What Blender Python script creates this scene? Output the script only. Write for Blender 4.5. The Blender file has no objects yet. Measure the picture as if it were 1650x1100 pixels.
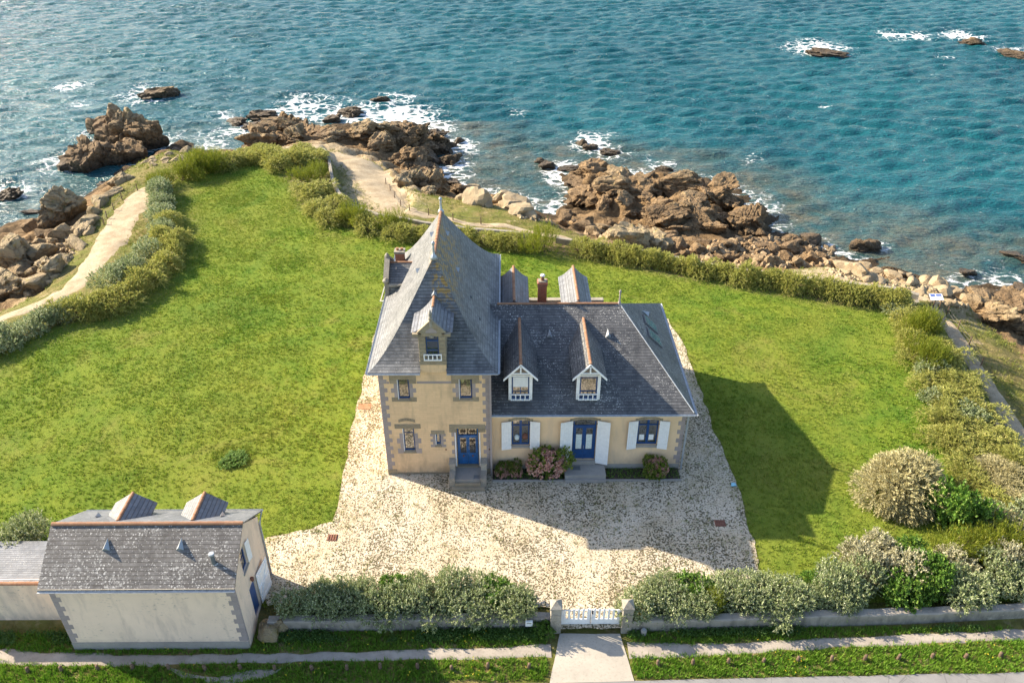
import bpy, bmesh, math, random
import numpy as np
from mathutils import Vector, Matrix

random.seed(7); rng = np.random.default_rng(11)
SC = bpy.context.scene
COL = SC.collection
R = math.radians

# ------------------------------------------------------------------ camera, sky, sun, exposure
FPX, PITCH, YAW, ROLL, CAMH = 1290.0, R(33.06), R(0.57), R(0.12), 34.0
cam_d = bpy.data.cameras.new('camera'); cam = bpy.data.objects.new('camera', cam_d); COL.objects.link(cam)
cam_d.sensor_width = 36.0; cam_d.lens = FPX/1650*36; cam_d.clip_end = 20000; cam_d.clip_start = 0.5
cam.matrix_world = Matrix.Translation((0, 0, CAMH)) @ (Matrix.Rotation(-YAW, 4, 'Z') @ Matrix.Rotation(math.pi/2-PITCH, 4, 'X') @ Matrix.Rotation(ROLL, 4, 'Z'))
SC.camera = cam
SUN_AZ, SUN_EL = R(-24.5), R(30.0)          # direction the shadows fall in the XY plane, and sun height
world = bpy.data.worlds.new('World'); SC.world = world; world.use_nodes = True
wn = world.node_tree; bg = wn.nodes['Background']
sky = wn.nodes.new('ShaderNodeTexSky'); sky.sky_type = 'NISHITA'; sky.sun_disc = False
to_sun = Vector((-math.cos(SUN_AZ)*math.cos(SUN_EL), -math.sin(SUN_AZ)*math.cos(SUN_EL), math.sin(SUN_EL)))
sky.sun_elevation = SUN_EL; sky.sun_rotation = math.atan2(to_sun.x, to_sun.y)
sky.air_density = 0.9; sky.dust_density = 1.2; sky.ozone_density = 0.4
wn.links.new(sky.outputs[0], bg.inputs['Color']); bg.inputs['Strength'].default_value = 0.12
sun_d = bpy.data.lights.new('sun', 'SUN'); sun = bpy.data.objects.new('sun', sun_d); COL.objects.link(sun)
sun_d.energy = 5.0; sun_d.angle = R(0.55); sun_d.color = (1.0, 0.86, 0.66)
sun.rotation_euler = to_sun.to_track_quat('Z', 'Y').to_euler()
sun.location = (-60, 60, 80)
SC.view_settings.view_transform = 'Standard'; SC.view_settings.look = 'None'
SC.view_settings.gamma = 1.0; SC.view_settings.use_curve_mapping = False
SC.view_settings.exposure = 1.5
SC.render.engine = 'CYCLES'
SC.cycles.max_bounces = 6; SC.cycles.diffuse_bounces = 3; SC.cycles.glossy_bounces = 3; SC.cycles.transmission_bounces = 3
SC.cycles.use_denoising = True

# ------------------------------------------------------------------ measuring helper: photo measurement -> place on a level of known height
_f = np.array([math.sin(YAW)*math.cos(PITCH), math.cos(YAW)*math.cos(PITCH), -math.sin(PITCH)])
_r = np.array([math.cos(YAW), -math.sin(YAW), 0.0]); _u = np.cross(_r, _f)
def G(x, y, z=0.0):
    a, b = x-825, y-550; c, s = math.cos(ROLL), math.sin(ROLL)
    a, b = a*c+b*s, -a*s+b*c
    d = _f + _r*a/FPX - _u*b/FPX
    t = (z-CAMH)/d[2]
    return Vector((d[0]*t, d[1]*t, z))
def GL(pts, z=0.0): return [G(p[0], p[1], p[2] if len(p) > 2 else z) for p in pts]

# ------------------------------------------------------------------ numpy noise
def _hash(ix, iy, iz, s):
    h = (ix.astype(np.int64)*374761393 + iy.astype(np.int64)*668265263 + iz.astype(np.int64)*2147483647 + s*974634777) & 0xffffffff
    h = ((h ^ (h >> 13))*1274126177) & 0xffffffff
    h = ((h ^ (h >> 16))*2246822519) & 0xffffffff
    return ((h ^ (h >> 15)) & 0xffffff)/float(0xffffff)
def vnoise(x, y, z=None, s=0):
    x = np.asarray(x, float); y = np.asarray(y, float); z = np.zeros_like(x) if z is None else np.asarray(z, float)
    ix, iy, iz = np.floor(x), np.floor(y), np.floor(z)
    fx, fy, fz = x-ix, y-iy, z-iz
    fx = fx*fx*(3-2*fx); fy = fy*fy*(3-2*fy); fz = fz*fz*(3-2*fz)
    out = 0
    for dx in (0, 1):
        for dy in (0, 1):
            for dz in (0, 1):
                w = (fx if dx else 1-fx)*(fy if dy else 1-fy)*(fz if dz else 1-fz)
                out = out + w*_hash(ix+dx, iy+dy, iz+dz, s)
    return out*2-1
def fbm(x, y, z=None, o=4, s=0, g=.5):
    a, t, f = 1.0, 0, 1.0
    for i in range(o):
        t = t + a*vnoise(np.asarray(x)*f, np.asarray(y)*f, None if z is None else np.asarray(z)*f, s+i*17); a *= g; f *= 2.03
    return t
def sstep(a, b, x):
    t = np.clip((x-a)/(b-a), 0, 1); return t*t*(3-2*t)
def poly_sd(poly, X, Y):
    """signed distance to a closed polygon, positive inside"""
    P = np.array([(p[0], p[1]) for p in poly]); d = np.full(X.shape, 1e9); ins = np.zeros(X.shape, bool)
    for i in range(len(P)):
        (ax, ay), (bx, by) = P[i], P[(i+1) % len(P)]
        ex, ey = bx-ax, by-ay; L = ex*ex+ey*ey+1e-12
        t = np.clip(((X-ax)*ex+(Y-ay)*ey)/L, 0, 1)
        d = np.minimum(d, np.hypot(X-ax-t*ex, Y-ay-t*ey))
        if ay != by:
            c = ((ay > Y) != (by > Y)) & (X < (bx-ax)*(Y-ay)/(by-ay)+ax); ins ^= c
    return np.where(ins, d, -d)
def line_d(pts, X, Y):
    d = np.full(np.shape(X), 1e9)
    for a, b in zip(pts[:-1], pts[1:]):
        ex, ey = b[0]-a[0], b[1]-a[1]; L = ex*ex+ey*ey+1e-12
        t = np.clip(((X-a[0])*ex+(Y-a[1])*ey)/L, 0, 1)
        d = np.minimum(d, np.hypot(X-a[0]-t*ex, Y-a[1]-t*ey))
    return d

# ------------------------------------------------------------------ material helper
class NT:
    def __init__(s, name):
        s.m = bpy.data.materials.new(name); s.m.use_nodes = True; s.t = s.m.node_tree; s.t.nodes.clear()
        s.out = s.t.nodes.new('ShaderNodeOutputMaterial')
    def n(s, typ, ins=None, **props):
        nd = s.t.nodes.new('ShaderNode'+typ)
        for k, v in props.items(): setattr(nd, k, v)
        for k, v in (ins or {}).items(): s.set(nd.inputs[k], v)
        return nd
    def set(s, sock, v):
        if isinstance(v, bpy.types.NodeSocket): s.t.links.new(v, sock)
        else:
            if sock.type == 'RGBA' and len(v) == 3: v = (*v, 1)
            sock.default_value = v
    def pos(s): return s.n('NewGeometry').outputs['Position']
    def uv(s): return s.n('UVMap').outputs[0]
    def island(s): return s.n('NewGeometry').outputs['Random Per Island']
    def objrand(s): return s.n('ObjectInfo').outputs['Random']
    def attr(s, name): return s.n('Attribute', attribute_name=name).outputs['Fac']
    def map(s, v, scale=(1, 1, 1), rot=(0, 0, 0)): return s.n('Mapping', {'Vector': v, 'Scale': scale, 'Rotation': rot}).outputs[0]
    def noise(s, v, scale, detail=4, rough=.55, dist=0.0):
        return s.n('TexNoise', {'Vector': v, 'Scale': scale, 'Detail': detail, 'Roughness': rough, 'Distortion': dist}).outputs[0]
    def voro(s, v, scale, feature='F1', out='Distance', rnd=1.0):
        return s.n('TexVoronoi', {'Vector': v, 'Scale': scale, 'Randomness': rnd}, feature=feature).outputs[out]
    def ramp(s, f, stops, interp='LINEAR'):
        r = s.n('ValToRGB', {'Fac': f}); r.color_ramp.interpolation = interp; e = r.color_ramp.elements
        while len(e) < len(stops): e.new(0.5)
        for el, (p, c) in zip(e, stops):
            el.position = p; el.color = (*c, 1) if not isinstance(c, (int, float)) else (c, c, c, 1)
        return r.outputs[0]
    def mix(s, f, a, b, mode='MIX'):
        m = s.n('Mix', data_type='RGBA', blend_type=mode)
        s.set(m.inputs[0], f); s.set(m.inputs[6], a); s.set(m.inputs[7], b); return m.outputs[2]
    def math(s, op, a, b=0.0, clamp=False):
        m = s.n('Math', operation=op, use_clamp=clamp); s.set(m.inputs[0], a); s.set(m.inputs[1], b); return m.outputs[0]
    def rng(s, v, a, b, c=0.0, d=1.0):
        return s.n('MapRange', {'Value': v, 'From Min': a, 'From Max': b, 'To Min': c, 'To Max': d}).outputs[0]
    def bump(s, h, strength=.5, dist=.05): return s.n('Bump', {'Height': h, 'Strength': strength, 'Distance': dist}).outputs[0]
    def bsdf(s, col, rough=.8, bump=None, metal=0.0, spec=.5, **kw):
        b = s.n('BsdfPrincipled', {'Base Color': col, 'Roughness': rough, 'Metallic': metal, 'Specular IOR Level': spec})
        if bump is not None: s.set(b.inputs['Normal'], bump)
        for k, v in kw.items(): s.set(b.inputs[k.replace('_', ' ')], v)
        return b.outputs[0]
    def end(s, sh): s.t.links.new(sh, s.out.inputs['Surface']); return s.m

M = {}
def plain(name, col, rough=.6, metal=0.0, var=.12, scale=6.0, bump=.15):
    t = NT(name); p = t.pos()
    n = t.noise(p, scale, 5)
    c = t.mix(t.rng(n, .3, .7), tuple(x*(1-var) for x in col), tuple(min(1, x*(1+var)) for x in col))
    M[name] = t.end(t.bsdf(c, rough, t.bump(t.noise(p, scale*6, 3), bump, .01), metal)); return M[name]
plain('white_paint', (.78, .78, .78), .45, var=.07)
plain('zinc', (.36, .39, .42), .4, .35, var=.2)
plain('blue_paint', (.012, .06, .19), .35, var=.25, scale=3)
plain('sky_blue_paint', (.015, .095, .26), .4, var=.3, scale=4)
plain('iron', (.05, .032, .025), .7, .2)
plain('curtain', (.60, .66, .64), .9, var=.15, scale=14)
plain('blind', (.50, .46, .38), .8, var=.2, scale=5)
plain('rust', (.17, .07, .045), .85, var=.3)
plain('soil', (.055, .042, .028), .95, var=.4, scale=4, bump=.6)
plain('wood_post', (.13, .085, .055), .9, var=.35)
plain('cable', (.10, .09, .08), .7)
plain('blue_plastic', (.25, .52, .62), .5)
plain('grey_plastic', (.12, .13, .14), .5)
plain('sign_face', (.74, .75, .78), .35, var=.05)
plain('sign_ink', (.10, .16, .42), .5)
plain('sign_ink_red', (.45, .06, .05), .5)
plain('stem', (.10, .075, .05), .9, var=.3)

def mat_stone(name, a, b, scale=2.2, spots=0.35, spotcol=(.42, .40, .30), bump=.5):
    t = NT(name); p = t.pos(); n = t.noise(p, scale, 8, .65); n2 = t.noise(p, scale*9, 6, .7)
    c = t.mix(t.rng(n, .3, .7), a, b)
    c = t.mix(t.math('MULTIPLY', t.ramp(n2, [(.52, 0), (.62, 1)]), spots), c, spotcol)
    c = t.mix(t.rng(t.objrand(), 0, 1, 0, .28), c, tuple(x*.62 for x in a))
    M[name] = t.end(t.bsdf(c, .88, t.bump(t.math('ADD', n2, t.noise(p, scale*30, 4)), bump, .02), spec=.25))
mat_stone('granite', (.23, .185, .125), (.34, .285, .20), 2.2, .4)
mat_stone('quoin_paint', (.30, .255, .245), (.36, .31, .29), 1.6, .12, (.42, .37, .32), .2)
mat_stone('old_stone', (.20, .18, .145), (.36, .33, .28), 1.8, .5, (.50, .47, .40))
mat_stone('rock_pale', (.22, .165, .10), (.41, .33, .21), .9, .5, (.20, .145, .08), 1.0)
mat_stone('rubble', (.17, .155, .13), (.30, .27, .225), 3.0, .5, (.40, .38, .33))
mat_stone('concrete', (.27, .25, .23), (.36, .335, .30), 1.3, .3, (.20, .19, .17), .3)
mat_stone('drive_concrete', (.36, .33, .28), (.50, .455, .385), .8, .45, (.27, .245, .20), .4)
mat_stone('terracotta', (.25, .12, .07), (.36, .20, .12), 3.0, .5, (.36, .29, .16))

def mat_wall(name, base, dark, course, stain=.5, patch=None, dirt_h=1.2, band=.16, length=.42):
    t = NT(name); p = t.pos(); uv = t.uv()
    n = t.noise(p, .9, 6, .6); n2 = t.noise(t.map(p, (1.3, 1.3, .28)), 1.4, 7, .65); fine = t.noise(p, 24, 4)
    c = t.mix(t.rng(n, .3, .75), base, tuple(x*.88 for x in base))
    h = fine
    if course:
        br = t.n('TexBrick', {'Vector': uv, 'Color1': (1, 1, 1, 1), 'Color2': (.86, .86, .86, 1), 'Mortar': (.72, .70, .68, 1), 'Scale': 1.0, 'Mortar Size': .008, 'Mortar Smooth': .4, 'Bias': .1, 'Brick Width': length, 'Row Height': band})
        c = t.mix(.62, c, t.mix(1.0, c, br.outputs['Color'], 'MULTIPLY'))
        h = t.math('SUBTRACT', t.math('MULTIPLY', fine, .3), br.outputs['Fac'])
    st = t.math('MULTIPLY', t.ramp(n2, [(.50, 0), (.72, 1)]), stain)
    c = t.mix(st, c, dark)
    z = t.n('SeparateXYZ', {'Vector': p}).outputs['Z']
    d = t.math('MULTIPLY', t.rng(z, dirt_h, 0.05), t.ramp(t.noise(t.map(p, (1, 1, .5)), 2.2, 7, .7), [(.36, 0), (.62, 1)]), True)
    c = t.mix(t.math('MULTIPLY', d, .75), c, tuple(x*.8 for x in dark))
    if patch:
        pn = t.math('MULTIPLY', t.ramp(t.noise(t.map(p, (1, 1, 2.2)), 3.4, 9, .75), [(.575, 0), (.60, 1)]), t.ramp(t.noise(p, .7, 4, .6), [(.46, 0), (.58, 1)]))
        c = t.mix(t.math('MULTIPLY', pn, .8), c, patch)
    M[name] = t.end(t.bsdf(c, .9, t.bump(h, .35, .012), spec=.2))
mat_wall('tower_render', (.77, .545, .325), (.36, .265, .175), True, .6)
mat_wall('wing_render', (.78, .56, .35), (.44, .355, .285), False, .45, dirt_h=1.7)
mat_wall('barn_render', (.83, .655, .50), (.52, .42, .34), False, .8, (.38, .32, .27), dirt_h=.5)
mat_wall('wall_render', (.33, .295, .25), (.13, .12, .105), False, 1.0, (.42, .38, .31), dirt_h=.4)

def mat_slate(name, dark, light, speck=.5, moss=0.0, rowh=.13, width=.22, lo=.36, hi=.66):
    t = NT(name); uv = t.uv(); p = t.pos()
    br = t.n('TexBrick', {'Vector': uv, 'Color1': (0, 0, 0, 1), 'Color2': (1, 1, 1, 1), 'Mortar': (.1, .1, .1, 1), 'Scale': 1.0, 'Mortar Size': .006, 'Mortar Smooth': .1, 'Bias': 0.0, 'Brick Width': width, 'Row Height': rowh}, offset=.5)
    big = t.noise(p, .55, 6, .65); tone = t.math('ADD', t.math('MULTIPLY', br.outputs['Color'], .55), t.math('MULTIPLY', t.rng(big, .3, .7), .6))
    c = t.mix(t.math('MULTIPLY', tone, .85, True), dark, light)
    c = t.mix(t.ramp(t.noise(t.map(uv, (1.2, .25, 1)), 1.3, 6, .6), [(.5, 0), (.75, .6)]), c, tuple(x*.45 for x in dark))
    # white crusts of lichen, thicker in some areas
    area = t.rng(t.noise(p, .45, 4, .6), lo, hi)
    v = t.voro(t.map(uv, (1, 1, 1)), 9.0); v2 = t.noise(p, 14, 4, .6)
    sp = t.math('MULTIPLY', t.math('LESS_THAN', v, t.math('MULTIPLY', area, .30*speck+.05)), t.ramp(v2, [(.44, 0), (.56, 1)]))
    c = t.mix(t.math('MULTIPLY', sp, .85), c, (.50, .49, .46))
    hz = t.ramp(t.noise(p, 5, 7, .72), [(.52, 0), (.70, 1)])
    c = t.mix(t.math('MULTIPLY', t.math('MULTIPLY', hz, area), .45*speck), c, (.36, .36, .345))
    if moss:
        ym = t.math('MULTIPLY', t.ramp(t.noise(p, 3.2, 8, .7), [(.475, 0), (.54, 1)]), t.attr('lichen'))
        c = t.mix(t.math('MULTIPLY', ym, moss), c, (.34, .20, .035))
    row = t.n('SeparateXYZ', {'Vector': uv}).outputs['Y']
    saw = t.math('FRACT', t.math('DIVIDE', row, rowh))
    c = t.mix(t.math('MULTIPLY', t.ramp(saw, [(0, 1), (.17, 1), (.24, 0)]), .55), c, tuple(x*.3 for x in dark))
    h = t.math('SUBTRACT', t.math('MULTIPLY', t.math('SUBTRACT', 1.0, saw), .8), t.math('MULTIPLY', br.outputs['Fac'], .5))
    h = t.math('ADD', h, t.math('MULTIPLY', br.outputs['Color'], .5))
    M[name] = t.end(t.bsdf(c, t.rng(t.noise(p, 6, 4), .3, .7, .38, .62), t.bump(h, .9, .022), spec=.5))
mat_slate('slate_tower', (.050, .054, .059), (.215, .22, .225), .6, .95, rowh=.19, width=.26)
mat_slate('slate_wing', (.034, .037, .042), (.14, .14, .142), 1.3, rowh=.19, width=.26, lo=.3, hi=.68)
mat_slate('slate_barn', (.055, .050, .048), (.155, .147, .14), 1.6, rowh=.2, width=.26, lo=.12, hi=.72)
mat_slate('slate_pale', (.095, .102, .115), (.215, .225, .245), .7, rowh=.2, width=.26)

t = NT('brick_red'); uv = t.uv(); p = t.pos()
b = t.n('TexBrick', {'Vector': uv, 'Color1': (.30, .075, .04, 1), 'Color2': (.42, .14, .07, 1), 'Mortar': (.33, .26, .20, 1), 'Scale': 1.0, 'Mortar Size': .008, 'Brick Width': .22, 'Row Height': .07})
M['brick_red'] = t.end(t.bsdf(t.mix(t.ramp(t.noise(p, 4, 6), [(.5, 0), (.75, .6)]), b.outputs['Color'], (.16, .11, .08)), .9, t.bump(b.outputs['Fac'], -.4, .01)))

t = NT('glass'); p = t.pos()
g = t.n('BsdfGlossy', {'Color': (.86, .88, .9, 1), 'Roughness': .035, 'Normal': t.bump(t.noise(p, 1.7, 2), .06, .05)}).outputs[0]
d = t.bsdf((.020, .024, .028), .25)
mx = t.n('MixShader', {0: .30, 1: d, 2: g}); M['glass'] = t.end(mx.outputs[0])

# ground covers
def grass_col(t, p, dry=0.0):
    n1 = t.noise(p, .085, 5, .6); n2 = t.noise(p, .55, 6, .65, .4); n3 = t.noise(p, 2.6, 5, .7)
    c = t.mix(t.rng(n2, .34, .66), (.095, .205, .014), (.25, .32, .03))
    c = t.mix(t.math('MULTIPLY', t.rng(n1, .40, .64), .75), c, (.29, .31, .045))
    c = t.mix(t.math('MULTIPLY', t.ramp(n3, [(.58, 0), (.76, 1)]), .5), c, (.25, .20, .07))
    n4 = t.noise(p, .16, 7, .7, .8); c = t.mix(t.math('MULTIPLY', t.ramp(n4, [(.54, 0), (.66, 1)]), .5), c, (.33, .28, .08)); c = t.mix(t.math('MULTIPLY', t.ramp(n4, [(.34, 1), (.48, 0)]), .6), c, (.08, .185, .016))
    if dry: c = t.mix(dry, c, (.26, .20, .08))
    return c, n3
t = NT('lawn_ground'); p = t.pos(); c, n3 = grass_col(t, p)
c = t.mix(.5, c, (.06, .08, .015))
c = t.mix(t.math('MULTIPLY', t.attr('bare'), t.ramp(t.noise(p, 1.1, 5, .7), [(.34, 0), (.52, 1)])), c, (.16, .12, .07))
M['lawn_ground'] = t.end(t.bsdf(c, .95, t.bump(t.noise(p, 5.0, 6, .75), .9, .12), spec=.1))
def mat_blades(name, dry=0.0, boost=1.0, sat=None):
    t = NT(name); p = t.pos(); c, _ = grass_col(t, p, dry)
    i = t.island()
    c = t.mix(t.rng(i, 0, 1, 0, .65), c, (.085, .20, .014))
    c = t.mix(t.ramp(t.math('FRACT', t.math('MULTIPLY', i, 7.31)), [(.7, 0), (1, .7)]), c, (.42, .36, .11))
    if sat: c = t.mix(sat[0], c, sat[1])
    b = t.bsdf(c, .6, spec=.25); tr = t.n('BsdfTranslucent', {'Color': c}).outputs[0]
    M[name] = t.end(t.n('MixShader', {0: .3, 1: b, 2: tr}).outputs[0])
mat_blades('lawn_blades'); mat_blades('wild_blades', .62); mat_blades('verge_blades', 0, sat=(.5, (.12, .30, .022)))
t = NT('verge_ground'); p = t.pos(); c, _ = grass_col(t, p)
c = t.mix(.45, c, (.055, .09, .014)); c = t.mix(t.ramp(t.noise(p, 1.3, 6, .7), [(.56, 0), (.68, 1)]), c, (.20, .165, .11))
M['verge_ground'] = t.end(t.bsdf(c, .95, t.bump(t.noise(p, 7, 6, .75), .9, .1), spec=.1))

t = NT('gravel'); p = t.pos()
v = t.voro(t.map(p, (1, 1, .2)), 26.0, out='Color'); vd = t.voro(t.map(p, (1, 1, .2)), 26.0); v6 = t.noise(p, 4.6, 6, .75); big = t.noise(p, .4, 5, .6)
c = t.mix(t.n('SeparateColor', {'Color': v}).outputs[0], (.46, .385, .28), (.74, .65, .51))
dens = t.rng(t.noise(t.map(p, (1, .45, 1), (0, 0, .5)), .5, 6, .65, .5), .34, .66, -.075, .065); dk = t.ramp(t.math('ADD', t.noise(p, 10.5, 3, .55), dens), [(.53, 0), (.585, 1)])
c = t.mix(t.rng(big, .4, .62, 0, .45), c, (.46, .36, .22)); c = t.mix(t.math('MULTIPLY', dk, .92), c, (.10, .085, .045))
c = t.mix(t.math('MULTIPLY', t.ramp(t.noise(p, .8, 6, .7), [(.58, 0), (.72, 1)]), .55), c, (.17, .16, .07))
h = t.math('SUBTRACT', t.math('MULTIPLY', vd, -1.0), t.math('MULTIPLY', dk, 1.2))
M['gravel'] = t.end(t.bsdf(c, .95, t.bump(h, .8, .05), spec=.15))

t = NT('dirt'); p = t.pos(); n = t.noise(p, .9, 7, .65); n2 = t.noise(p, 7, 6, .7)
c = t.mix(t.rng(n, .3, .7), (.27, .21, .135), (.45, .375, .265)); c = t.mix(t.ramp(n2, [(.50, 0), (.66, .75)]), c, (.19, .15, .09))
M['dirt'] = t.end(t.bsdf(c, .95, t.bump(n2, .5, .05), spec=.1))
t = NT('grey_dirt'); p = t.pos(); n = t.noise(p, 1.2, 7, .65); n2 = t.noise(p, 9, 6, .7)
c = t.mix(t.rng(n, .3, .7), (.25, .22, .19), (.38, .34, .29)); c = t.mix(t.ramp(n2, [(.56, 0), (.72, .7)]), c, (.16, .15, .10))
M['grey_dirt'] = t.end(t.bsdf(c, .95, t.bump(n2, .5, .04), spec=.1))
t = NT('asphalt'); p = t.pos(); n = t.noise(p, 1.1, 6, .6); n2 = t.noise(p, 40, 4, .7)
c = t.mix(t.rng(n, .3, .7), (.17, .165, .165), (.225, .22, .215)); c = t.mix(t.ramp(n2, [(.5, 0), (.7, .5)]), c, (.30, .295, .285))
crk = t.ramp(t.voro(t.map(p, (.5, .5, .5)), 1.0, 'DISTANCE_TO_EDGE'), [(0, 1), (.008, 0)])
M['asphalt'] = t.end(t.bsdf(t.mix(t.math('MULTIPLY', crk, .5), c, (.07, .07, .07)), .9, t.bump(n2, .4, .01), spec=.2))

def rock_col(t, p, rnd, dark=False):
    z = t.n('SeparateXYZ', {'Vector': p}).outputs['Z']
    n = t.noise(p, .55, 7, .65, .5); n2 = t.noise(p, 3.2, 8, .72); n3 = t.noise(t.map(p, (1, 1, 2.4), (.5, .35, .2)), 1.6, 7, .7, 1.0)
    c = t.mix(t.rng(n, .3, .7), (.135, .084, .040), (.29, .19, .095))
    c = t.mix(t.math('MULTIPLY', t.ramp(n3, [(.48, 0), (.62, 1)]), .6), c, (.38, .265, .14))
    c = t.mix(t.rng(rnd, 0, 1, 0, .4), c, (.17, .125, .08))
    # pale weathered granite and yellow lichen on what stays dry above the spray
    hi = t.math('ADD', z, t.math('MULTIPLY', n, 2.6))
    c = t.mix(t.math('MULTIPLY', t.rng(hi, -.9, .9), .75), c, (.42, .335, .205))
    c = t.mix(t.math('MULTIPLY', t.rng(hi, -1.2, 1.2), t.ramp(t.noise(p, 1.7, 6, .7), [(.55, 0), (.66, .7)])), c, (.34, .28, .06))
    # tide band: weed-darkened wet rock
    wet = t.rng(t.math('ADD', z, t.math('MULTIPLY', n2, 1.6)), -3.4, -4.7)
    c = t.mix(t.math('MULTIPLY', wet, .82), c, (.045, .035, .024))
    c = t.mix(t.ramp(n2, [(.55, 0), (.75, .6)]), c, (.07, .05, .032))
    crack = t.ramp(t.voro(t.n('VectorMath', {0: t.map(p, (.75, .75, 1.1), (.6, .3, .5)), 1: t.n('Combine' 'XYZ', {0: n2, 1: n, 2: n3}).outputs[0]}, operation='ADD').outputs[0], 1.0, 'DISTANCE_TO_EDGE'), [(0, 0), (.05, 1)])
    c = t.mix(crack, t.mix(.28, c, (.05, .036, .024)), c)
    h = t.math('ADD', t.math('ADD', t.math('MULTIPLY', n2, 1.0), t.math('MULTIPLY', n3, .9)), t.math('MULTIPLY', crack, .28))
    return c, h, wet
t = NT('rock'); p = t.pos(); c, h, wet = rock_col(t, p, t.objrand())
M['rock'] = t.end(t.bsdf(c, t.rng(wet, 0, 1, .9, .5), t.bump(h, 1.0, .28), spec=.3))
t = NT('cobbles'); p = t.pos(); c, h, wet = rock_col(t, p, t.island())
c = t.mix(t.rng(t.island(), 0, 1, 0, .6), c, (.34, .265, .17))
M['cobbles'] = t.end(t.bsdf(c, .85, t.bump(h, .7, .1), spec=.25))
t = NT('headland'); p = t.pos(); c, h, wet = rock_col(t, p, .4)
gr = t.noise(p, .35, 6, .65); g2 = t.noise(p, 2.4, 6, .75)
gc = t.mix(t.rng(g2, .3, .7), (.125, .125, .03), (.29, .225, .095)); gc = t.mix(t.ramp(gr, [(.42, 0), (.6, 1)]), gc, (.14, .155, .032))
gc = t.mix(t.ramp(t.noise(p, .9, 6, .7), [(.57, 0), (.7, .8)]), gc, (.40, .31, .19))
veg = t.attr('veg'); vm = t.ramp(t.math('ADD', veg, t.math('MULTIPLY', t.math('SUBTRACT', t.noise(p, 1.3, 7, .7), .5), 1.3)), [(.42, 0), (.58, 1)])
c = t.mix(vm, c, gc)
sd = t.math('MULTIPLY', t.attr('sand'), t.ramp(t.noise(p, 2.2, 7, .7), [(.36, 0), (.52, 1)])); c = t.mix(sd, c, t.mix(t.noise(p, 5, 5, .7), (.30, .225, .13), (.56, .47, .32)))
M['headland'] = t.end(t.bsdf(c, .93, t.bump(t.math('ADD', h, t.noise(p, 6, 6, .75)), .9, .2), spec=.15))

t = NT('sea'); p = t.pos()
n1 = t.noise(p, .022, 5, .6); w1 = t.noise(t.map(p, (.55, 1.25, 1), (0, 0, R(-14))), .95, 5, .6, .6); w2 = t.noise(t.map(p, (.7, 1.2, 1), (0, 0, R(18))), 2.2, 5, .65)
c = t.mix(t.rng(n1, .35, .68), (.005, .064, .083), (.011, .100, .119))
sh = t.attr('shallow'); bed = t.mix(t.rng(t.noise(p, .32, 6, .7), .35, .65), (.035, .06, .05), (.15, .105, .055))
c = t.mix(t.math('MULTIPLY', sh, t.ramp(t.noise(p, .22, 6, .65, .5), [(.3, .25), (.62, 1)])), c, bed)
c = t.mix(t.math('MULTIPLY', sh, .25), c, (.02, .09, .10))
fo = t.attr('foam'); fn = t.math('ADD', t.math('MULTIPLY', t.noise(p, .55, 8, .72, 1.6), .75), t.math('MULTIPLY', t.noise(t.map(p, (1, 1.5, 1)), 2.3, 6, .7, .8), .45))
fv = t.voro(t.n('VectorMath', {0: t.map(p, (.55, .8, .5)), 1: t.n('CombineXYZ', {0: t.noise(p, .5, 4), 1: t.noise(p, .63, 4)}).outputs[0]}, operation='ADD').outputs[0], 1.1, 'DISTANCE_TO_EDGE')
lace = t.rng(fv, 0, .32, .20, -.16)
fm = t.ramp(t.math('ADD', t.math('ADD', t.math('MULTIPLY', fo, .44), fn), lace), [(.86, 0), (1.0, .45), (1.22, 1)])
c = t.mix(fm, c, (.80, .82, .82))
w0 = t.noise(t.map(p, (.5, 1.3, 1), (0, 0, R(-6))), 1.5, 3, .5, .9)
hh = t.math('ADD', t.math('ADD', t.math('MULTIPLY', w1, 1.2), t.math('MULTIPLY', w0, .9)), t.math('MULTIPLY', w2, .34))
M['sea'] = t.end(t.bsdf(c, t.rng(fm, 0, 1, .16, .85), t.bump(hh, 1.0, .42), spec=.26, IOR=1.33))

def mat_leaf(name, a, b, tip, tipamt=.4, trans=.28, dead=.06):
    t = NT(name); i = t.island(); o = t.objrand(); p = t.pos()
    c = t.mix(i, a, b)
    c = t.mix(t.ramp(t.math('FRACT', t.math('MULTIPLY', i, 9.17)), [(1-tipamt, 0), (1, 1)]), c, tip)
    c = t.mix(t.rng(t.noise(p, .8, 4, .6), .35, .7, 0, .45), c, tuple(x*1.25 for x in b))
    c = t.mix(t.rng(o, 0, 1, 0, .30), c, tuple((x+y)*.5*.8 for x, y in zip(a, b)))
    c = t.mix(t.ramp(t.math('FRACT', t.math('MULTIPLY', i, 23.7)), [(1-dead, 0), (1, 1)], 'CONSTANT'), c, (.30, .17, .06))
    s = t.bsdf(c, .55, spec=.3); tr = t.n('BsdfTranslucent', {'Color': c}).outputs[0]
    M[name] = t.end(t.n('MixShader', {0: trans, 1: s, 2: tr}).outputs[0])
mat_leaf('leaf_silver', (.10, .155, .04), (.29, .34, .15), (.70, .70, .50), .5)
mat_leaf('leaf_olive', (.16, .20, .04), (.36, .37, .09), (.66, .57, .20), .5, .35)
mat_leaf('leaf_broom', (.09, .14, .012), (.19, .22, .02), (.36, .34, .04), .35, .35)
mat_leaf('leaf_green', (.05, .12, .014), (.12, .23, .03), (.28, .36, .07), .3)
mat_leaf('leaf_straw', (.24, .23, .10), (.47, .42, .21), (.72, .65, .41), .5, .3)
mat_leaf('leaf_cream', (.22, .22, .10), (.46, .43, .27), (.70, .66, .50), .5)
mat_leaf('leaf_hydrangea', (.07, .12, .016), (.16, .22, .03), (.34, .32, .07), .3, dead=.12)
mat_leaf('petal', (.46, .20, .15), (.60, .33, .28), (.70, .52, .36), .45, .2, dead=.1)
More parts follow.
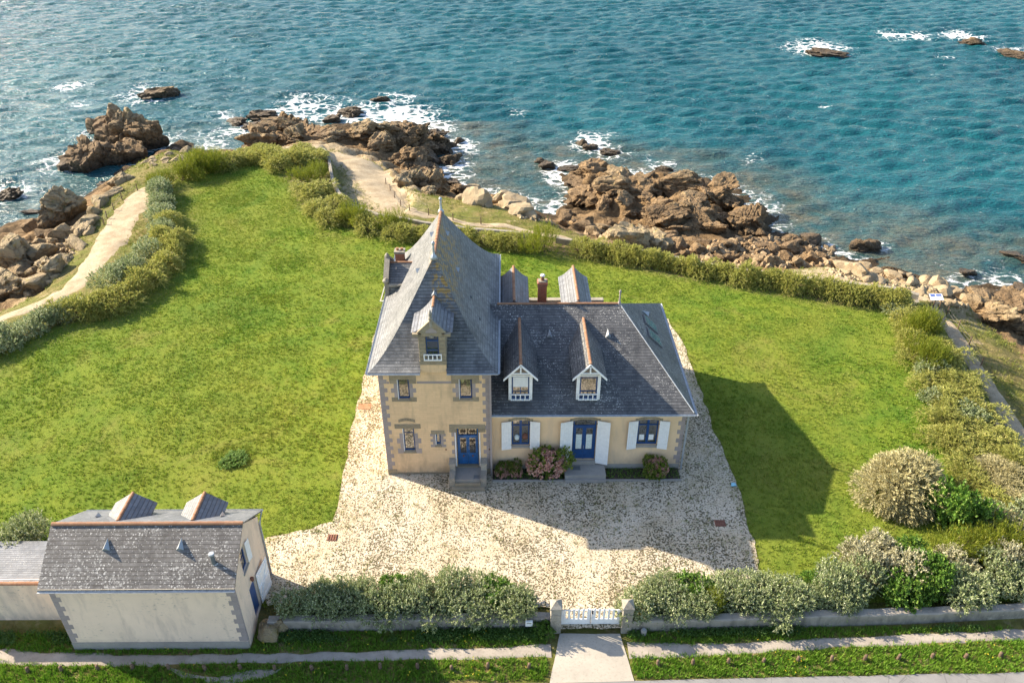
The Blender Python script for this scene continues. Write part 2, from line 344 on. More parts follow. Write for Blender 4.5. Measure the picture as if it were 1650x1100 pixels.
mat_leaf('leaf_wall', (.03, .075, .016), (.07, .14, .025), (.12, .2, .04), .3)
mat_leaf('flower_yellow', (.5, .38, .02), (.65, .5, .03), (.7, .6, .1), .3, .2, 0.0)

# ------------------------------------------------------------------ mesh helpers
ORG = {}
def tag(o, label=None, cat=None, group=None, kind=None):
    if label: o['label'] = label
    if cat: o['category'] = cat
    if group: o['group'] = group
    if kind: o['kind'] = kind
    return o
def empty(name, loc=(0, 0, 0)):
    o = bpy.data.objects.new(name, None); COL.objects.link(o); o.location = loc; o.empty_display_size = .3
    ORG[o.name] = Vector(loc); return o
def mesh_np(name, V, T, mat, smooth=False, attrs=None, uv=None):
    me = bpy.data.meshes.new(name); V = np.asarray(V, np.float32); T = np.asarray(T, np.int32); k = T.shape[1]
    me.vertices.add(len(V)); me.vertices.foreach_set('co', V.ravel())
    me.loops.add(T.size); me.loops.foreach_set('vertex_index', T.ravel())
    me.polygons.add(len(T)); me.polygons.foreach_set('loop_start', np.arange(0, T.size, k, dtype=np.int32)); 
    me.polygons.foreach_set('use_smooth', np.full(len(T), smooth))
    for an, av in (attrs or {}).items():
        a = me.attributes.new(an, 'FLOAT', 'POINT'); a.data.foreach_set('value', np.asarray(av, np.float32))
    if mat: me.materials.append(M[mat])
    me.update(calc_edges=True); me.validate(); return me
def obj_np(name, V, T, mat, smooth=False, attrs=None, parent=None):
    o = bpy.data.objects.new(name, mesh_np(name, V, T, mat, smooth, attrs)); COL.objects.link(o)
    if parent: o.parent = parent
    return o
class MB:
    def __init__(s): s.v = []; s.f = []
    def quad(s, *pts):
        b = len(s.v); s.v += [tuple(p) for p in pts]; s.f.append(tuple(range(b, b+len(pts)))); return s
    def box(s, x0, x1, y0, y1, z0, z1):
        b = len(s.v)
        s.v += [(x0, y0, z0), (x1, y0, z0), (x1, y1, z0), (x0, y1, z0), (x0, y0, z1), (x1, y0, z1), (x1, y1, z1), (x0, y1, z1)]
        s.f += [tuple(b+i for i in q) for q in ((0, 3, 2, 1), (4, 5, 6, 7), (0, 1, 5, 4), (1, 2, 6, 5), (2, 3, 7, 6), (3, 0, 4, 7))]; return s
    def prism(s, pts, off):
        """polygon pts (3D, planar) extruded by off"""
        n = len(pts); b = len(s.v); o = Vector(off)
        s.v += [tuple(p) for p in pts] + [tuple(Vector(p)+o) for p in pts]
        s.f.append(tuple(range(b+n-1, b-1, -1))); s.f.append(tuple(range(b+n, b+2*n)))
        for i in range(n):
            j = (i+1) % n; s.f.append((b+i, b+j, b+n+j, b+n+i))
        return s
    def tube(s, pts, r, n=8, r2=None, cap=True):
        pts = [Vector(p) for p in pts]; b = len(s.v); m = len(pts)
        for i, p in enumerate(pts):
            d = (pts[min(i+1, m-1)]-pts[max(i-1, 0)]).normalized()
            a = d.cross(Vector((0, 0, 1)) if abs(d.z) < .9 else Vector((1, 0, 0))).normalized(); c = d.cross(a)
            rr = r if r2 is None else r+(r2-r)*i/(m-1)
            for k in range(n):
                t = 2*math.pi*k/n; s.v.append(tuple(p+(a*math.cos(t)+c*math.sin(t))*rr))
        for i in range(m-1):
            for k in range(n):
                k2 = (k+1) % n; s.f.append((b+i*n+k, b+i*n+k2, b+(i+1)*n+k2, b+(i+1)*n+k))
        if cap: s.f.append(tuple(b+k for k in range(n-1, -1, -1))); s.f.append(tuple(b+(m-1)*n+k for k in range(n)))
        return s
    def lathe(s, c, prof, n=10):
        b = len(s.v)
        for r, z in prof:
            for k in range(n):
                t = 2*math.pi*k/n; s.v.append((c[0]+r*math.cos(t), c[1]+r*math.sin(t), c[2]+z))
        for i in range(len(prof)-1):
            for k in range(n):
                k2 = (k+1) % n; s.f.append((b+i*n+k, b+i*n+k2, b+(i+1)*n+k2, b+(i+1)*n+k))
        s.f.append(tuple(b+k for k in range(n-1, -1, -1))); s.f.append(tuple(b+(len(prof)-1)*n+k for k in range(n)))
        return s
    def mesh(s, name, mat, org=Vector((0, 0, 0)), smooth=False):
        me = bpy.data.meshes.new(name); me.from_pydata([tuple(Vector(v)-org) for v in s.v], [], s.f)
        uvl = me.uv_layers.new(name='UVMap')
        for p in me.polygons:
            n = p.normal; z = Vector((0, 0, 1))
            if abs(n.z) > .995: u, w = Vector((1, 0, 0)), Vector((0, 1, 0))
            else: u = z.cross(n).normalized(); w = n.cross(u)
            for li in p.loop_indices:
                co = Vector(s.v[me.loops[li].vertex_index]); uvl.data[li].uv = (co.dot(u), co.dot(w))
            p.use_smooth = smooth
        me.materials.append(M[mat]); return me
    def build(s, name, mat, parent=None, label=None, smooth=False, bevel=0):
        org = ORG[parent.name] if parent else Vector((0, 0, 0))
        o = bpy.data.objects.new(name, s.mesh(name, mat, org, smooth)); COL.objects.link(o)
        if parent: o.parent = parent
        ORG[o.name] = org
        if label: o['label'] = label
        if bevel:
            m = o.modifiers.new('bevel', 'BEVEL'); m.width = bevel; m.segments = 1; m.limit_method = 'ANGLE'
        return o
def copy_tree(o, parent=None):
    c = o.copy(); COL.objects.link(c); c.parent = parent
    for ch in list(o.children): copy_tree(ch, c)
    return c

# ------------------------------------------------------------------ terrain: headland, cliffs, shore
SEA = -6.0
edge = GL([(-60, 528), (0, 500), (40, 485), (87, 454), (110, 420), (125, 390), (140, 350), (160, 322), (188, 300), (203, 272), (229, 257), (275, 240), (305, 246), (340, 250), (385, 250), (410, 240), (450, 236), (500, 232), (530, 230), (570, 238), (598, 245), (612, 262), (632, 290), (650, 303), (690, 313), (735, 320), (760, 316), (790, 325), (850, 345), (890, 362), (940, 382), (985, 395), (1050, 408), (1100, 418), (1160, 432), (1220, 436), (1280, 432), (1330, 428), (1370, 432), (1420, 445), (1470, 462), (1520, 478), (1565, 490), (1600, 510), (1625, 535), (1650, 560), (1730, 650)], -.8)
plateau = [(-85, 12), (-85, 47)] + [(p.x, p.y) for p in edge] + [(85, 34), (85, 12)]
shore = GL([(-60, 400), (0, 372), (30, 362), (70, 355), (100, 345), (150, 312), (190, 290), (212, 260), (250, 242), (295, 232), (315, 241), (350, 244), (385, 243), (395, 222), (430, 205), (460, 195), (490, 196), (515, 212), (560, 202), (610, 198), (650, 198), (690, 205), (720, 215), (725, 235), (700, 250), (700, 275), (722, 300), (750, 306), (780, 305), (800, 315), (850, 322), (880, 335), (905, 330), (915, 305), (900, 280), (915, 262), (935, 262), (960, 272), (1000, 275), (1040, 280), (1100, 283), (1150, 290), (1190, 305), (1240, 335), (1250, 360), (1240, 378), (1290, 385), (1335, 395), (1345, 410), (1400, 418), (1440, 430), (1500, 445), (1550, 458), (1600, 470), (1650, 480), (1730, 505)], SEA)
land = [(-85, 12), (-85, 62)] + [(p.x, p.y) for p in shore] + [(85, 60), (85, 12)]
lawn_px = [(-60, 600), (0, 560), (60, 540), (120, 520), (180, 505), (225, 480), (250, 440), (280, 400), (285, 360), (275, 310), (285, 285), (330, 268), (400, 258), (470, 258), (500, 290), (520, 325), (560, 348), (620, 362), (700, 372), (800, 385), (900, 392), (1000, 408), (1100, 428), (1200, 445), (1300, 462), (1400, 475), (1470, 485), (1520, 540), (1570, 640), (1610, 720)]
lawn_poly = [(p.x, p.y) for p in GL(lawn_px)] + [(31.0, 34.0), (33.0, 27.2), (-46, 26.6), (-46, 45)]
right_wall = GL([(1476, 486), (1520, 545), (1560, 610), (1600, 675), (1650, 745), (1690, 805)])
low_right = [(p.x+.1, p.y+.05) for p in right_wall] + [(60, 34), (60, 57), (44, 60), (36, 58.5)]
bay = [(p.x, p.y) for p in GL([(526, 244), (533, 258), (536, 275), (539, 292), (548, 312), (565, 331), (600, 343), (640, 349)])]+[(p.x, p.y) for p in GL([(668, 345), (668, 318), (640, 290), (618, 255), (600, 236), (560, 226), (515, 226)], -1.4)]
outcrop = [(p.x, p.y) for p in GL([(900, 272), (935, 262), (1000, 275), (1100, 283), (1190, 305), (1240, 335), (1245, 372), (1160, 378), (1090, 380), (1020, 372), (960, 345), (920, 310)], -4.6)]
tip_rock = [(p.x, p.y) for p in GL([(395, 240), (400, 222), (440, 205), (490, 200), (515, 215), (600, 205), (690, 212), (700, 235), (640, 245), (600, 240), (520, 230), (450, 236)], -3.6)]
low_tip = [(p.x, p.y) for p in GL([(600, 250), (640, 245), (690, 262), (715, 300), (690, 312), (650, 300)], -3)]

GX0, GX1, GY0, GY1, GS = -80.0, 80.0, 15.0, 125.0, .32
gx = np.arange(GX0, GX1+.01, GS); gy = np.arange(GY0, GY1+.01, GS)
XX, YY = np.meshgrid(gx, gy)
dp = poly_sd(plateau, XX, YY); dl = poly_sd(land, XX, YY); dlawn = poly_sd(lawn_poly, XX, YY)
rough = fbm(XX*.28, YY*.28, o=5, s=3); ridge = 1-np.abs(fbm(XX*.20+3, YY*.33+9, o=4, s=9))
out_t = np.clip(-dp, 0, None)/(np.clip(-dp, 0, None)+np.clip(dl, 0, None)+1e-6)
zc = -.9-5.1*out_t**.8
HZ = np.where(dp > 0, -.9*np.exp(-dp/2.2)-.08, np.where(dl > 0, zc, SEA-.25-np.clip(-dl*.14, 0, 4)))
rocky = sstep(.4, -2.0, dp)*sstep(-6, 0, dl)
HZ = HZ + rocky*(rough*.55+(ridge-.7)*.9)
HZ += np.where(dlawn < 0, fbm(XX*.5, YY*.5, o=3, s=5)*.12*sstep(0, -2, dlawn)*sstep(-1, 2, dp), 0)
so = poly_sd(outcrop, XX, YY); HZ += sstep(-.5, 3.0, so)*(.55+ridge*.9+rough*.9)
so = poly_sd(tip_rock, XX, YY); HZ += sstep(-.8, 2.5, so)*(.7+ridge*.9+rough*.7)
sb = poly_sd(bay, XX, YY); HZ -= sstep(-.1, .6, sb)*1.05*sstep(-3, .5, dp)
sr = poly_sd(low_right, XX, YY); HZ -= sstep(0, .6, sr)*1.05
front = sstep(26.75, 26.15, YY); HZ = np.where(YY < 27, -.05-.27*front, HZ)
dl_all = dl.copy()
HZ = np.where((dlawn > .2) & (YY >= 27), -.06, HZ)
def hT(x, y):
    fx = np.clip((np.asarray(x, float)-GX0)/GS, 0, len(gx)-1.001); fy = np.clip((np.asarray(y, float)-GY0)/GS, 0, len(gy)-1.001)
    ix = fx.astype(int); iy = fy.astype(int); tx = fx-ix; ty = fy-iy
    return (HZ[iy, ix]*(1-tx)+HZ[iy, ix+1]*tx)*(1-ty)+(HZ[iy+1, ix]*(1-tx)+HZ[iy+1, ix+1]*tx)*ty
def grid_sample(A, x, y):
    ix = np.clip(((np.asarray(x)-GX0)/GS).astype(int), 0, len(gx)-1); iy = np.clip(((np.asarray(y)-GY0)/GS).astype(int), 0, len(gy)-1); return A[iy, ix]
def on_ground(px, py):
    """where the line of sight of a photo point first meets the terrain (or the sea)"""
    a, b = G(px, py, 4), G(px, py, SEA-.1); t = np.linspace(0, 1, 500)
    xs, ys, zs = a.x+(b.x-a.x)*t, a.y+(b.y-a.y)*t, a.z+(b.z-a.z)*t
    h = np.maximum(hT(xs, ys), SEA-.05); k = np.argmax(zs <= h)
    return Vector((xs[k], ys[k], float(h[k])))
nx, ny = len(gx), len(gy)
idx = np.arange(nx*ny).reshape(ny, nx)
Q = np.stack([idx[:-1, :-1], idx[:-1, 1:], idx[1:, 1:], idx[1:, :-1]], -1).reshape(-1, 4)
keep = (HZ[:-1, :-1] > SEA-2.2).ravel()
veg = sstep(-2.6, .9, dp)*np.where(so > -.5, .35, 1)
sand = sstep(-1.5, 1.5, poly_sd([(p.x, p.y) for p in GL([(1240, 432), (1330, 426), (1400, 430), (1500, 452), (1590, 488), (1575, 508), (1480, 486), (1380, 462), (1240, 444)], -.8)], XX, YY)+.8*rough)
sand = np.maximum(sand, sstep(-2, 2, poly_sd(bay, XX, YY)+1.5*rough))
used, inv = np.unique(Q[keep], return_inverse=True)
VV = np.stack([XX, YY, HZ], -1).reshape(-1, 3)
o = obj_np('headland', VV[used], inv.reshape(-1, 4), 'headland', True, {'veg': veg.ravel()[used], 'sand': sand.ravel()[used]}); tag(o, kind='structure')
mb = MB(); mb.quad((-900, -900, -.33), (900, -900, -.33), (900, 15.4, -.33), (-900, 15.4, -.33))
mb.quad((-900, 15.4, -.33), (-79.5, 15.4, -.33), (-79.5, 40, -2.0), (-900, 60, -7)); mb.quad((79.5, 15.4, -.33), (900, 15.4, -.33), (900, 60, -7), (79.5, 40, -2.0))
tag(mb.build('inland_ground', 'verge_ground'), kind='structure')

# ------------------------------------------------------------------ flat sheets on the plateau
def densify(poly, step, jit, seed):
    out = []; n = len(poly); k = 0
    for i in range(n):
        a, b = Vector(poly[i][:2]), Vector(poly[(i+1) % n][:2]); L = (b-a).length; m = max(1, int(L/step)); nrm = Vector((-(b-a).y, (b-a).x)).normalized() if L > 0 else Vector((0, 0))
        for j in range(m):
            p = a.lerp(b, j/m); w = float(fbm(np.array([p.x*.7]), np.array([p.y*.7]), o=4, s=seed)[0])*jit
            out.append((p.x+nrm.x*w, p.y+nrm.y*w))
    return out
def sheet(name, poly, z, mat, attrs=None):
    bm = bmesh.new(); vs = [bm.verts.new((p[0], p[1], z)) for p in poly]
    es = [bm.edges.new((vs[i], vs[(i+1) % len(vs)])) for i in range(len(vs))]
    bmesh.ops.triangle_fill(bm, edges=es, use_beauty=True)
    for f in bm.faces:
        if f.normal.z < 0: f.normal_flip()
    me = bpy.data.meshes.new(name); bm.to_mesh(me); bm.free(); me.materials.append(M[mat])
    o = bpy.data.objects.new(name, me); COL.objects.link(o); return tag(o, kind='structure')
# the lawn as a fine grid cut to its outline, so that bare soil can follow the hedges
lx = np.arange(-46, 34.5, .45); ly = np.arange(26.4, 96, .45); LX, LY = np.meshgrid(lx, ly); sdl = poly_sd(lawn_poly, LX, LY)
li = np.arange(LX.size).reshape(LX.shape); LQ = np.stack([li[:-1, :-1], li[:-1, 1:], li[1:, 1:], li[1:, :-1]], -1).reshape(-1, 4)
kk = (sdl[:-1, :-1] > -.3).ravel() & (LY[:-1, :-1] > 26.9).ravel(); used, inv = np.unique(LQ[kk], return_inverse=True)
hedge_line = GL(lawn_px)
dh = line_d([(p.x, p.y) for p in hedge_line], LX, LY)
bare = sstep(3.4, 1.4, dh)*np.where((LX > -28) & (LX < 32) & (LY > 45), 1, .25)
lawn = obj_np('lawn', np.stack([LX, LY, np.full(LX.shape, .0)+fbm(LX*.15, LY*.15, o=2, s=2)*.012], -1).reshape(-1, 3)[used], inv.reshape(-1, 4), 'lawn_ground', True, {'bare': bare.ravel()[used]}); tag(lawn, kind='structure')
gravel_poly = [(-12.3, 27.3), (-13.4, 29.6), (-13.6, 32.0), (-11.2, 32.6), (-10.0, 33.2), (-10.15, 37), (-10.3, 44), (-10.3, 53.5), (-9, 55), (13.2, 55.5), (13.8, 52), (13.9, 41), (14.1, 35.5), (13.8, 30), (13.2, 28.2), (9.0, 27.4), (6.0, 27.0), (6.0, 25.9), (2.5, 25.9), (2.5, 27.0)]
gp2 = densify(gravel_poly, .12, .13, 21)
gr = sheet('gravel_yard', gp2, .035, 'gravel')
mb = MB(); 
for (name, poly, z, mat) in (('driveway', [(2.05, 23.0), (6.08, 23.06), (5.72, 25.72), (2.7, 25.74)], -.285, 'drive_concrete'),
                             ('road', [(-80, 22.6), (2.0, 23.02), (6.1, 23.1), (25, 23.42), (80, 24.3), (80, 17), (-80, 17)], -.295, 'asphalt')):
    sheet(name, densify(poly, .4, .02 if name == 'driveway' else .06, 5), z, mat)

def strip(name, pts, widths, mat, lift=.05, seed=1, jit=.25):
    P = [Vector(p) for p in pts]; S = []
    for i in range(len(P)-1):
        m = max(1, int((P[i+1]-P[i]).length/.35))
        for j in range(m): S.append((P[i].lerp(P[i+1], j/m), widths[i]+(widths[i+1]-widths[i])*j/m))
    S.append((P[-1], widths[-1])); V = []; K = 7
    for i, (p, w) in enumerate(S):
        d = (S[min(i+2, len(S)-1)][0]-S[max(i-2, 0)][0]); n = Vector((-d.y, d.x, 0)).normalized()
        wl = w*.5+jit*float(vnoise(np.array([p.x*1.1]), np.array([p.y*1.1]), s=seed)[0]); wr = w*.5+jit*float(vnoise(np.array([p.x*1.1]), np.array([p.y*1.1]), s=seed+3)[0])
        for k in range(K):
            t = k/(K-1); q = p + n*(wl*(1-t)-wr*t); V.append((q.x, q.y))
    V = np.array(V); Z = hT(V[:, 0], V[:, 1])+lift; Z[0::K] -= lift*1.6; Z[K-1::K] -= lift*1.6
    i0 = np.arange(len(S)-1)[:, None]*K+np.arange(K-1)[None]; T = np.stack([i0, i0+K, i0+K+1, i0+1], -1).reshape(-1, 4)
    o = obj_np(name, np.column_stack([V, Z]), T, mat, True); return tag(o, kind='structure')
left_path = GL([(-60, 540), (0, 510), (60, 488), (110, 464), (148, 430), (172, 395), (193, 362), (213, 332), (232, 312), (243, 300)], -.2)
strip('coast_path', left_path, [1.6, 1.9, 2.0, 2.2, 2.8, 3.6, 3.8, 3.6, 3.2, 1.0], 'dirt', .06, 3)
mid_path = GL([(455, 238, -.6), (500, 236, -.8), (545, 246, -1.1), (582, 264, -1.2), (606, 288, -1.2), (622, 314, -1.2), (634, 335, -1.1), (652, 344, -.6), (668, 347, -.3)])
strip('coast_path', mid_path, [1.5, 3.6, 5.4, 6.0, 5.4, 4.4, 3.0, 1.6, .8], 'dirt', .09, 4, .5)
far_path = GL([(632, 338, -.5), (660, 346, -.3), (700, 352, -.3), (760, 363, -.3), (830, 369, -.3), (900, 380, -.3), (960, 393, -.3), (1050, 407, -.3), (1150, 427, -.3), (1250, 440, -.3), (1350, 453, -.3), (1440, 469, -.3), (1490, 482, -.5)])
strip('coast_path', far_path, [2.0, 1.2, .9, .8, .8, .9, 1.0, 1.2, 1.6, 2.0, 2.0, 1.8, 1.6], 'dirt', .07, 5, .3)
right_path = GL([(1488, 484, -.6), (1512, 503, -1.1), (1535, 530, -1.1), (1570, 583, -1.1), (1610, 645, -1.1), (1655, 715, -1.1), (1700, 790, -1.1)])
strip('coast_path', right_path, [1.6, 1.5, 1.3, 1.3, 1.3, 1.3, 1.3], 'dirt', .07, 6, .12)
fp_left = GL([(-60, 1060), (0, 1057), (120, 1062), (240, 1062), (400, 1060), (600, 1056), (800, 1050), (888, 1048)], -.3)
strip('footpath', fp_left, [.9, .9, .75, .7, .6, .55, .75, .9], 'grey_dirt', .035, 7, .1)
fp_right = GL([(1012, 1047), (1100, 1047), (1200, 1043), (1400, 1032), (1660, 1020)], -.3)
strip('footpath', fp_right, [1.1, .9, .7, .62, .65], 'grey_dirt', .035, 8, .1)
fp_side = GL([(262, 1068), (300, 1082), (350, 1093), (420, 1088), (470, 1066)], -.3)
strip('footpath', fp_side, [.15, .4, .5, .4, .15], 'grey_dirt', .025, 9, .3)

# ------------------------------------------------------------------ sea
sx = np.arange(-175, 175.1, .55); sy = np.arange(44, 262, .55); SX, SY = np.meshgrid(sx, sy)
Hs = np.zeros_like(SX); DX = np.zeros_like(SX); DY = np.zeros_like(SX)
lr = np.random.default_rng(5)
for i in range(40):
    lam = 1.7*(3.6**lr.random()); ang = R(-80)+lr.normal(0, .45); k = 2*math.pi/lam; a = .0150*lam*(.6+.8*lr.random())*(1 if lam < 6 else .7)
    ph = k*(SX*math.cos(ang)+SY*math.sin(ang))+lr.random()*6.28
    g = .55+.45*vnoise(SX/(lam*5), SY/(lam*4), s=100+i)
    Hs += a*g*np.sin(ph); DX -= .7*a*g*math.cos(ang)*np.cos(ph); DY -= .7*a*g*math.sin(ang)*np.cos(ph)
inb = (SX > GX0) & (SX < GX1) & (SY > GY0) & (SY < GY1)
sdland = np.where(inb, grid_sample(dl_all, SX, SY), -60.0)
calm = sstep(1.0, -9, sdland)*.7+.3
mask = np.where(inb, grid_sample(HZ, SX, SY), -9) < SEA+1.2
# foam: along the water's edge, and thick where swell breaks on the headland and round the offshore rocks
foam = .5*sstep(-3.4, .2, sdland)*sstep(-.35, .25, fbm(SX*.09, SY*.09, o=3, s=31))
FOAM = [(640, 190, 12, 1.25), (690, 210, 9, 1.1), (590, 188, 9, 1.0), (490, 172, 9, .9), (540, 185, 9, .85), (740, 235, 6, .95), (722, 268, 6, .9), (735, 290, 5, .85), (450, 190, 8, .7), (385, 205, 6, .85), (360, 185, 5, .7), (350, 235, 5, .6), (320, 222, 6, .55),
        (890, 270, 5, 1.0), (900, 285, 4, .8), (888, 335, 4, 1.2), (925, 325, 3, .9), (955, 225, 6, .95), (970, 240, 6, .9), (1330, 76, 9, .95), (1300, 80, 8, .8), (1440, 57, 7, 1.0), (1480, 59, 6, .9), (1550, 58, 8, .9), (1640, 85, 8, .7), (1065, 270, 4, .75), (1405, 395, 2.5, .9),
        (232, 156, 8, .8), (215, 150, 6, .7), (160, 215, 5, .65), (105, 255, 5, .7), (95, 268, 5, .65), (215, 265, 4, .55), (255, 230, 6, .65), (20, 310, 6, .75), (8, 318, 5, .7), (115, 137, 4, .8), (1560, 455, 5, .7), (1620, 465, 5, .75), (60, 355, 5, .45), (130, 168, 5, .6), (1520, 92, 4, .8), (640, 160, 6, .7), (1215, 255, 3, .6), (830, 182, 2, .5), (1290, 22, 3, .8), (1330, 172, 2, .6)]
for (px, py, r_, s_) in FOAM:
    c = G(px, py, SEA); d2 = np.hypot((SX-c.x), (SY-c.y)*.8)
    foam = np.maximum(foam, np.float64(.78)*s_*sstep(r_*.95, r_*.1, d2+1.5*fbm(SX*.3, SY*.3, o=2, s=8)))
foam = foam + .06*sstep(.2, .5, fbm(SX*.05, SY*.16, o=4, s=61))*sstep(.03, .22, Hs)
shal = sstep(-17, -1, sdland)*np.clip(.35+.65*sstep(-45, 5, SX), 0, 1)
for (px, py, r_) in ((830, 270, 20), (1450, 400, 20), (1600, 430, 18), (1520, 410, 14), (300, 250, 8), (780, 250, 14)):
    c = G(px, py, SEA); shal = np.maximum(shal, .85*sstep(r_, r_*.2, np.hypot(SX-c.x, SY-c.y)))
si = np.arange(SX.size).reshape(SX.shape); SQ = np.stack([si[:-1, :-1], si[:-1, 1:], si[1:, 1:], si[1:, :-1]], -1).reshape(-1, 4)
mk = mask[:-1, :-1] | mask[1:, 1:]; used, inv = np.unique(SQ[mk.ravel()], return_inverse=True)
SV = np.stack([SX+DX*calm, SY+DY*calm, SEA+Hs*calm], -1).reshape(-1, 3)
sea = obj_np('sea', SV[used], inv.reshape(-1, 4), 'sea', True, {'foam': foam.ravel()[used], 'shallow': shal.ravel()[used]}); tag(sea, kind='structure')
mb = MB(); F_ = 9000; e0, e1, s0, s1 = -174.8, 174.8, 44.2, 261.3
mb.quad((-F_, s1, SEA-.1), (F_, s1, SEA-.1), (F_, F_, SEA-.1), (-F_, F_, SEA-.1)); mb.quad((-F_, s0, SEA-.1), (e0, s0, SEA-.1), (e0, s1, SEA-.1), (-F_, s1, SEA-.1)); mb.quad((e1, s0, SEA-.1), (F_, s0, SEA-.1), (F_, s1, SEA-.1), (e1, s1, SEA-.1))
tag(mb.build('open_sea', 'sea'), kind='structure')

# ------------------------------------------------------------------ building helpers
def wall_front(mb, x0, x1, z0, z1, y, openings, depth=.22):
    """a front wall facing -Y with real openings and reveals"""
    xs = sorted({x0, x1, *[v for o in openings for v in o[:2]]}); zs = sorted({z0, z1, *[v for o in openings for v in o[2:]]})
    for i in range(len(xs)-1):
        for j in range(len(zs)-1):
            cx, cz = (xs[i]+xs[i+1])/2, (zs[j]+zs[j+1])/2
            if any(o[0] < cx < o[1] and o[2] < cz < o[3] for o in openings): continue
            mb.quad((xs[i], y, zs[j]), (xs[i+1], y, zs[j]), (xs[i+1], y, zs[j+1]), (xs[i], y, zs[j+1]))
    for a, b, c, d in openings:
        yb = y+depth
        mb.quad((a, y, c), (a, y, d), (a, yb, d), (a, yb, c)); mb.quad((b, y, d), (b, y, c), (b, yb, c), (b, yb, d))
        mb.quad((a, y, d), (b, y, d), (b, yb, d), (a, yb, d)); mb.quad((b, y, c), (a, y, c), (a, yb, c), (b, yb, c))
def window(parent, x0, x1, z0, z1, y, mat, cols=2, transom=None, fw=.06, name='window', bars=(), pane='glass', mid=.09, label=None):
    f = MB(); f.box(x0, x0+fw, y, y+.07, z0, z1).box(x1-fw, x1, y, y+.07, z0, z1).box(x0+fw, x1-fw, y, y+.068, z1-fw, z1).box(x0+fw, x1-fw, y, y+.068, z0, z0+fw*1.4)
    xs = [x0+fw+(x1-x0-2*fw)*i/cols for i in range(cols+1)]
    for x in xs[1:-1]: f.box(x-mid/2, x+mid/2, y-.008, y+.066, z0+fw*1.4, z1-fw)
    zs = [z0+fw*1.4]+([transom] if transom else [])+[z1-fw]
    if transom: f.box(x0+fw, x1-fw, y-.004, y+.064, transom-.035, transom+.035)
    for zb in bars: f.box(x0+fw, x1-fw, y+.004, y+.06, zb-.014, zb+.014)
    w = f.build(name, mat, parent, label)
    for i in range(cols):
        for j in range(len(zs)-1):
            g = MB(); a = mid/2 if i else 0; b = mid/2 if i < cols-1 else 0
            g.quad((xs[i]+a, y+.034, zs[j]), (xs[i+1]-b, y+.036, zs[j]), (xs[i+1]-b, y+.03, zs[j+1]), (xs[i]+a, y+.028, zs[j+1])); g.build('pane', pane, w)
    return w
TILE = None
def ridge_tiles(parent, p0, p1, L=.42, r=.11, mat='terracotta', droop=.0):
    """overlapping half-round ridge tiles, one object each, sharing one mesh per length"""
    p0, p1 = Vector(p0), Vector(p1); d = p1-p0; n = max(1, round(d.length/L)); ln = d.length/n
    mb = MB(); K = 6
    for e, (x, rr) in enumerate(((0, r), (ln*1.06, r*.88))):
        for k in range(K+1):
            a = math.pi*k/K; mb.v.append((x, -math.cos(a)*rr, math.sin(a)*rr*.9-.03))
    for k in range(K): mb.f.append((k, k+1, K+2+k, K+1+k))
    mb.f.append(tuple(range(K, -1, -1))); mb.f.append(tuple(range(K+1, 2*K+2)))
    me = mb.mesh('ridge_tile', mat); org = ORG[parent.name]
    q = d.to_track_quat('X', 'Z')
    for i in range(n):
        o = bpy.data.objects.new('ridge_tile', me); COL.objects.link(o); o.parent = parent
        o.location = p0+d*(i/n)-org; o.rotation_mode = 'QUATERNION'; o.rotation_quaternion = q
def block(parent, name, x0, x1, y0, y1, z0, z1, mat): return MB().box(x0, x1, y0, y1, z0, z1).build(name, mat, parent, bevel=.012)
def quoins(parent, xe, side, y, z0, z1, h=.31, long=.46, short=.28, mat='quoin_paint', proud=.014, start=0):
    """corner stones: side +1 runs to +X from xe, -1 to -X"""
    n = int((z1-z0)/h); h = (z1-z0)/n
    for i in range(n):
        w = long if (i+start) % 2 else short
        a, b = sorted((xe-side*.012, xe+side*w)); block(parent, 'quoin', a, b, y-proud, y+.12, z0+i*h+.003, z0+(i+1)*h-.003, mat)
def arch_stones(parent, x0, x1, zlow, rise, th, y, mat='granite', n=5, ears=.18, proud=.02):
    """segmental arch of voussoirs with a springer at each end"""
    c = (x0+x1)/2; half = (x1-x0)/2
    def zz(x): return zlow+rise*(1-((x-c)/half)**2)
    for i in range(n):
        a, b = x0+(x1-x0)*i/n+.004, x0+(x1-x0)*(i+1)/n-.004
        m = (a+b)/2
        pts = [(a, y-proud, zz(a)), (m, y-proud, zz(m)), (b, y-proud, zz(b)), (b, y-proud, zz(b)+th), (m, y-proud, zz(m)+th), (a, y-proud, zz(a)+th)]
        MB().prism(pts, (0, .14, 0)).build('voussoir', mat, parent)
    if ears:
        for a, b in ((x0-ears, x0-.004), (x1+.004, x1+ears)): block(parent, 'springer', a, b, y-proud, y+.12, zlow-.02, zlow+th*.9, mat)
def vent(parent, p, n, mat='zinc', s=.32, h=.30):
    """little pyramidal roof ventilator on a slope with outward horizontal direction n"""
    p = Vector(p); n = Vector(n).normalized(); t = Vector((-n.y, n.x, 0)); up = Vector((0, 0, 1))
    A = p+t*s*.55+n*.02; B = p-t*s*.55+n*.02; Cc = p-n*s*1.3+up*s*1.05; D = p+n*.10+up*.36*s*2
    mb = MB(); mb.quad(A, B, D); mb.quad(B, Cc, D); mb.quad(Cc, A, D); mb.quad(A, Cc, B); return mb.build('roof_vent', mat, parent)
def finial(parent, p, h, r=.11, mat='zinc'):
    return MB().lathe(p, [(r*2.0, -.12), (r*1.5, .05*h), (r*.75, .14*h), (r*.6, .55*h), (r*.75, .66*h), (r*.45, .70*h), (r*.95, .80*h), (r*1.0, .87*h), (r*.6, .95*h), (r*.08, h)], 12).build('finial', mat, parent, smooth=True)
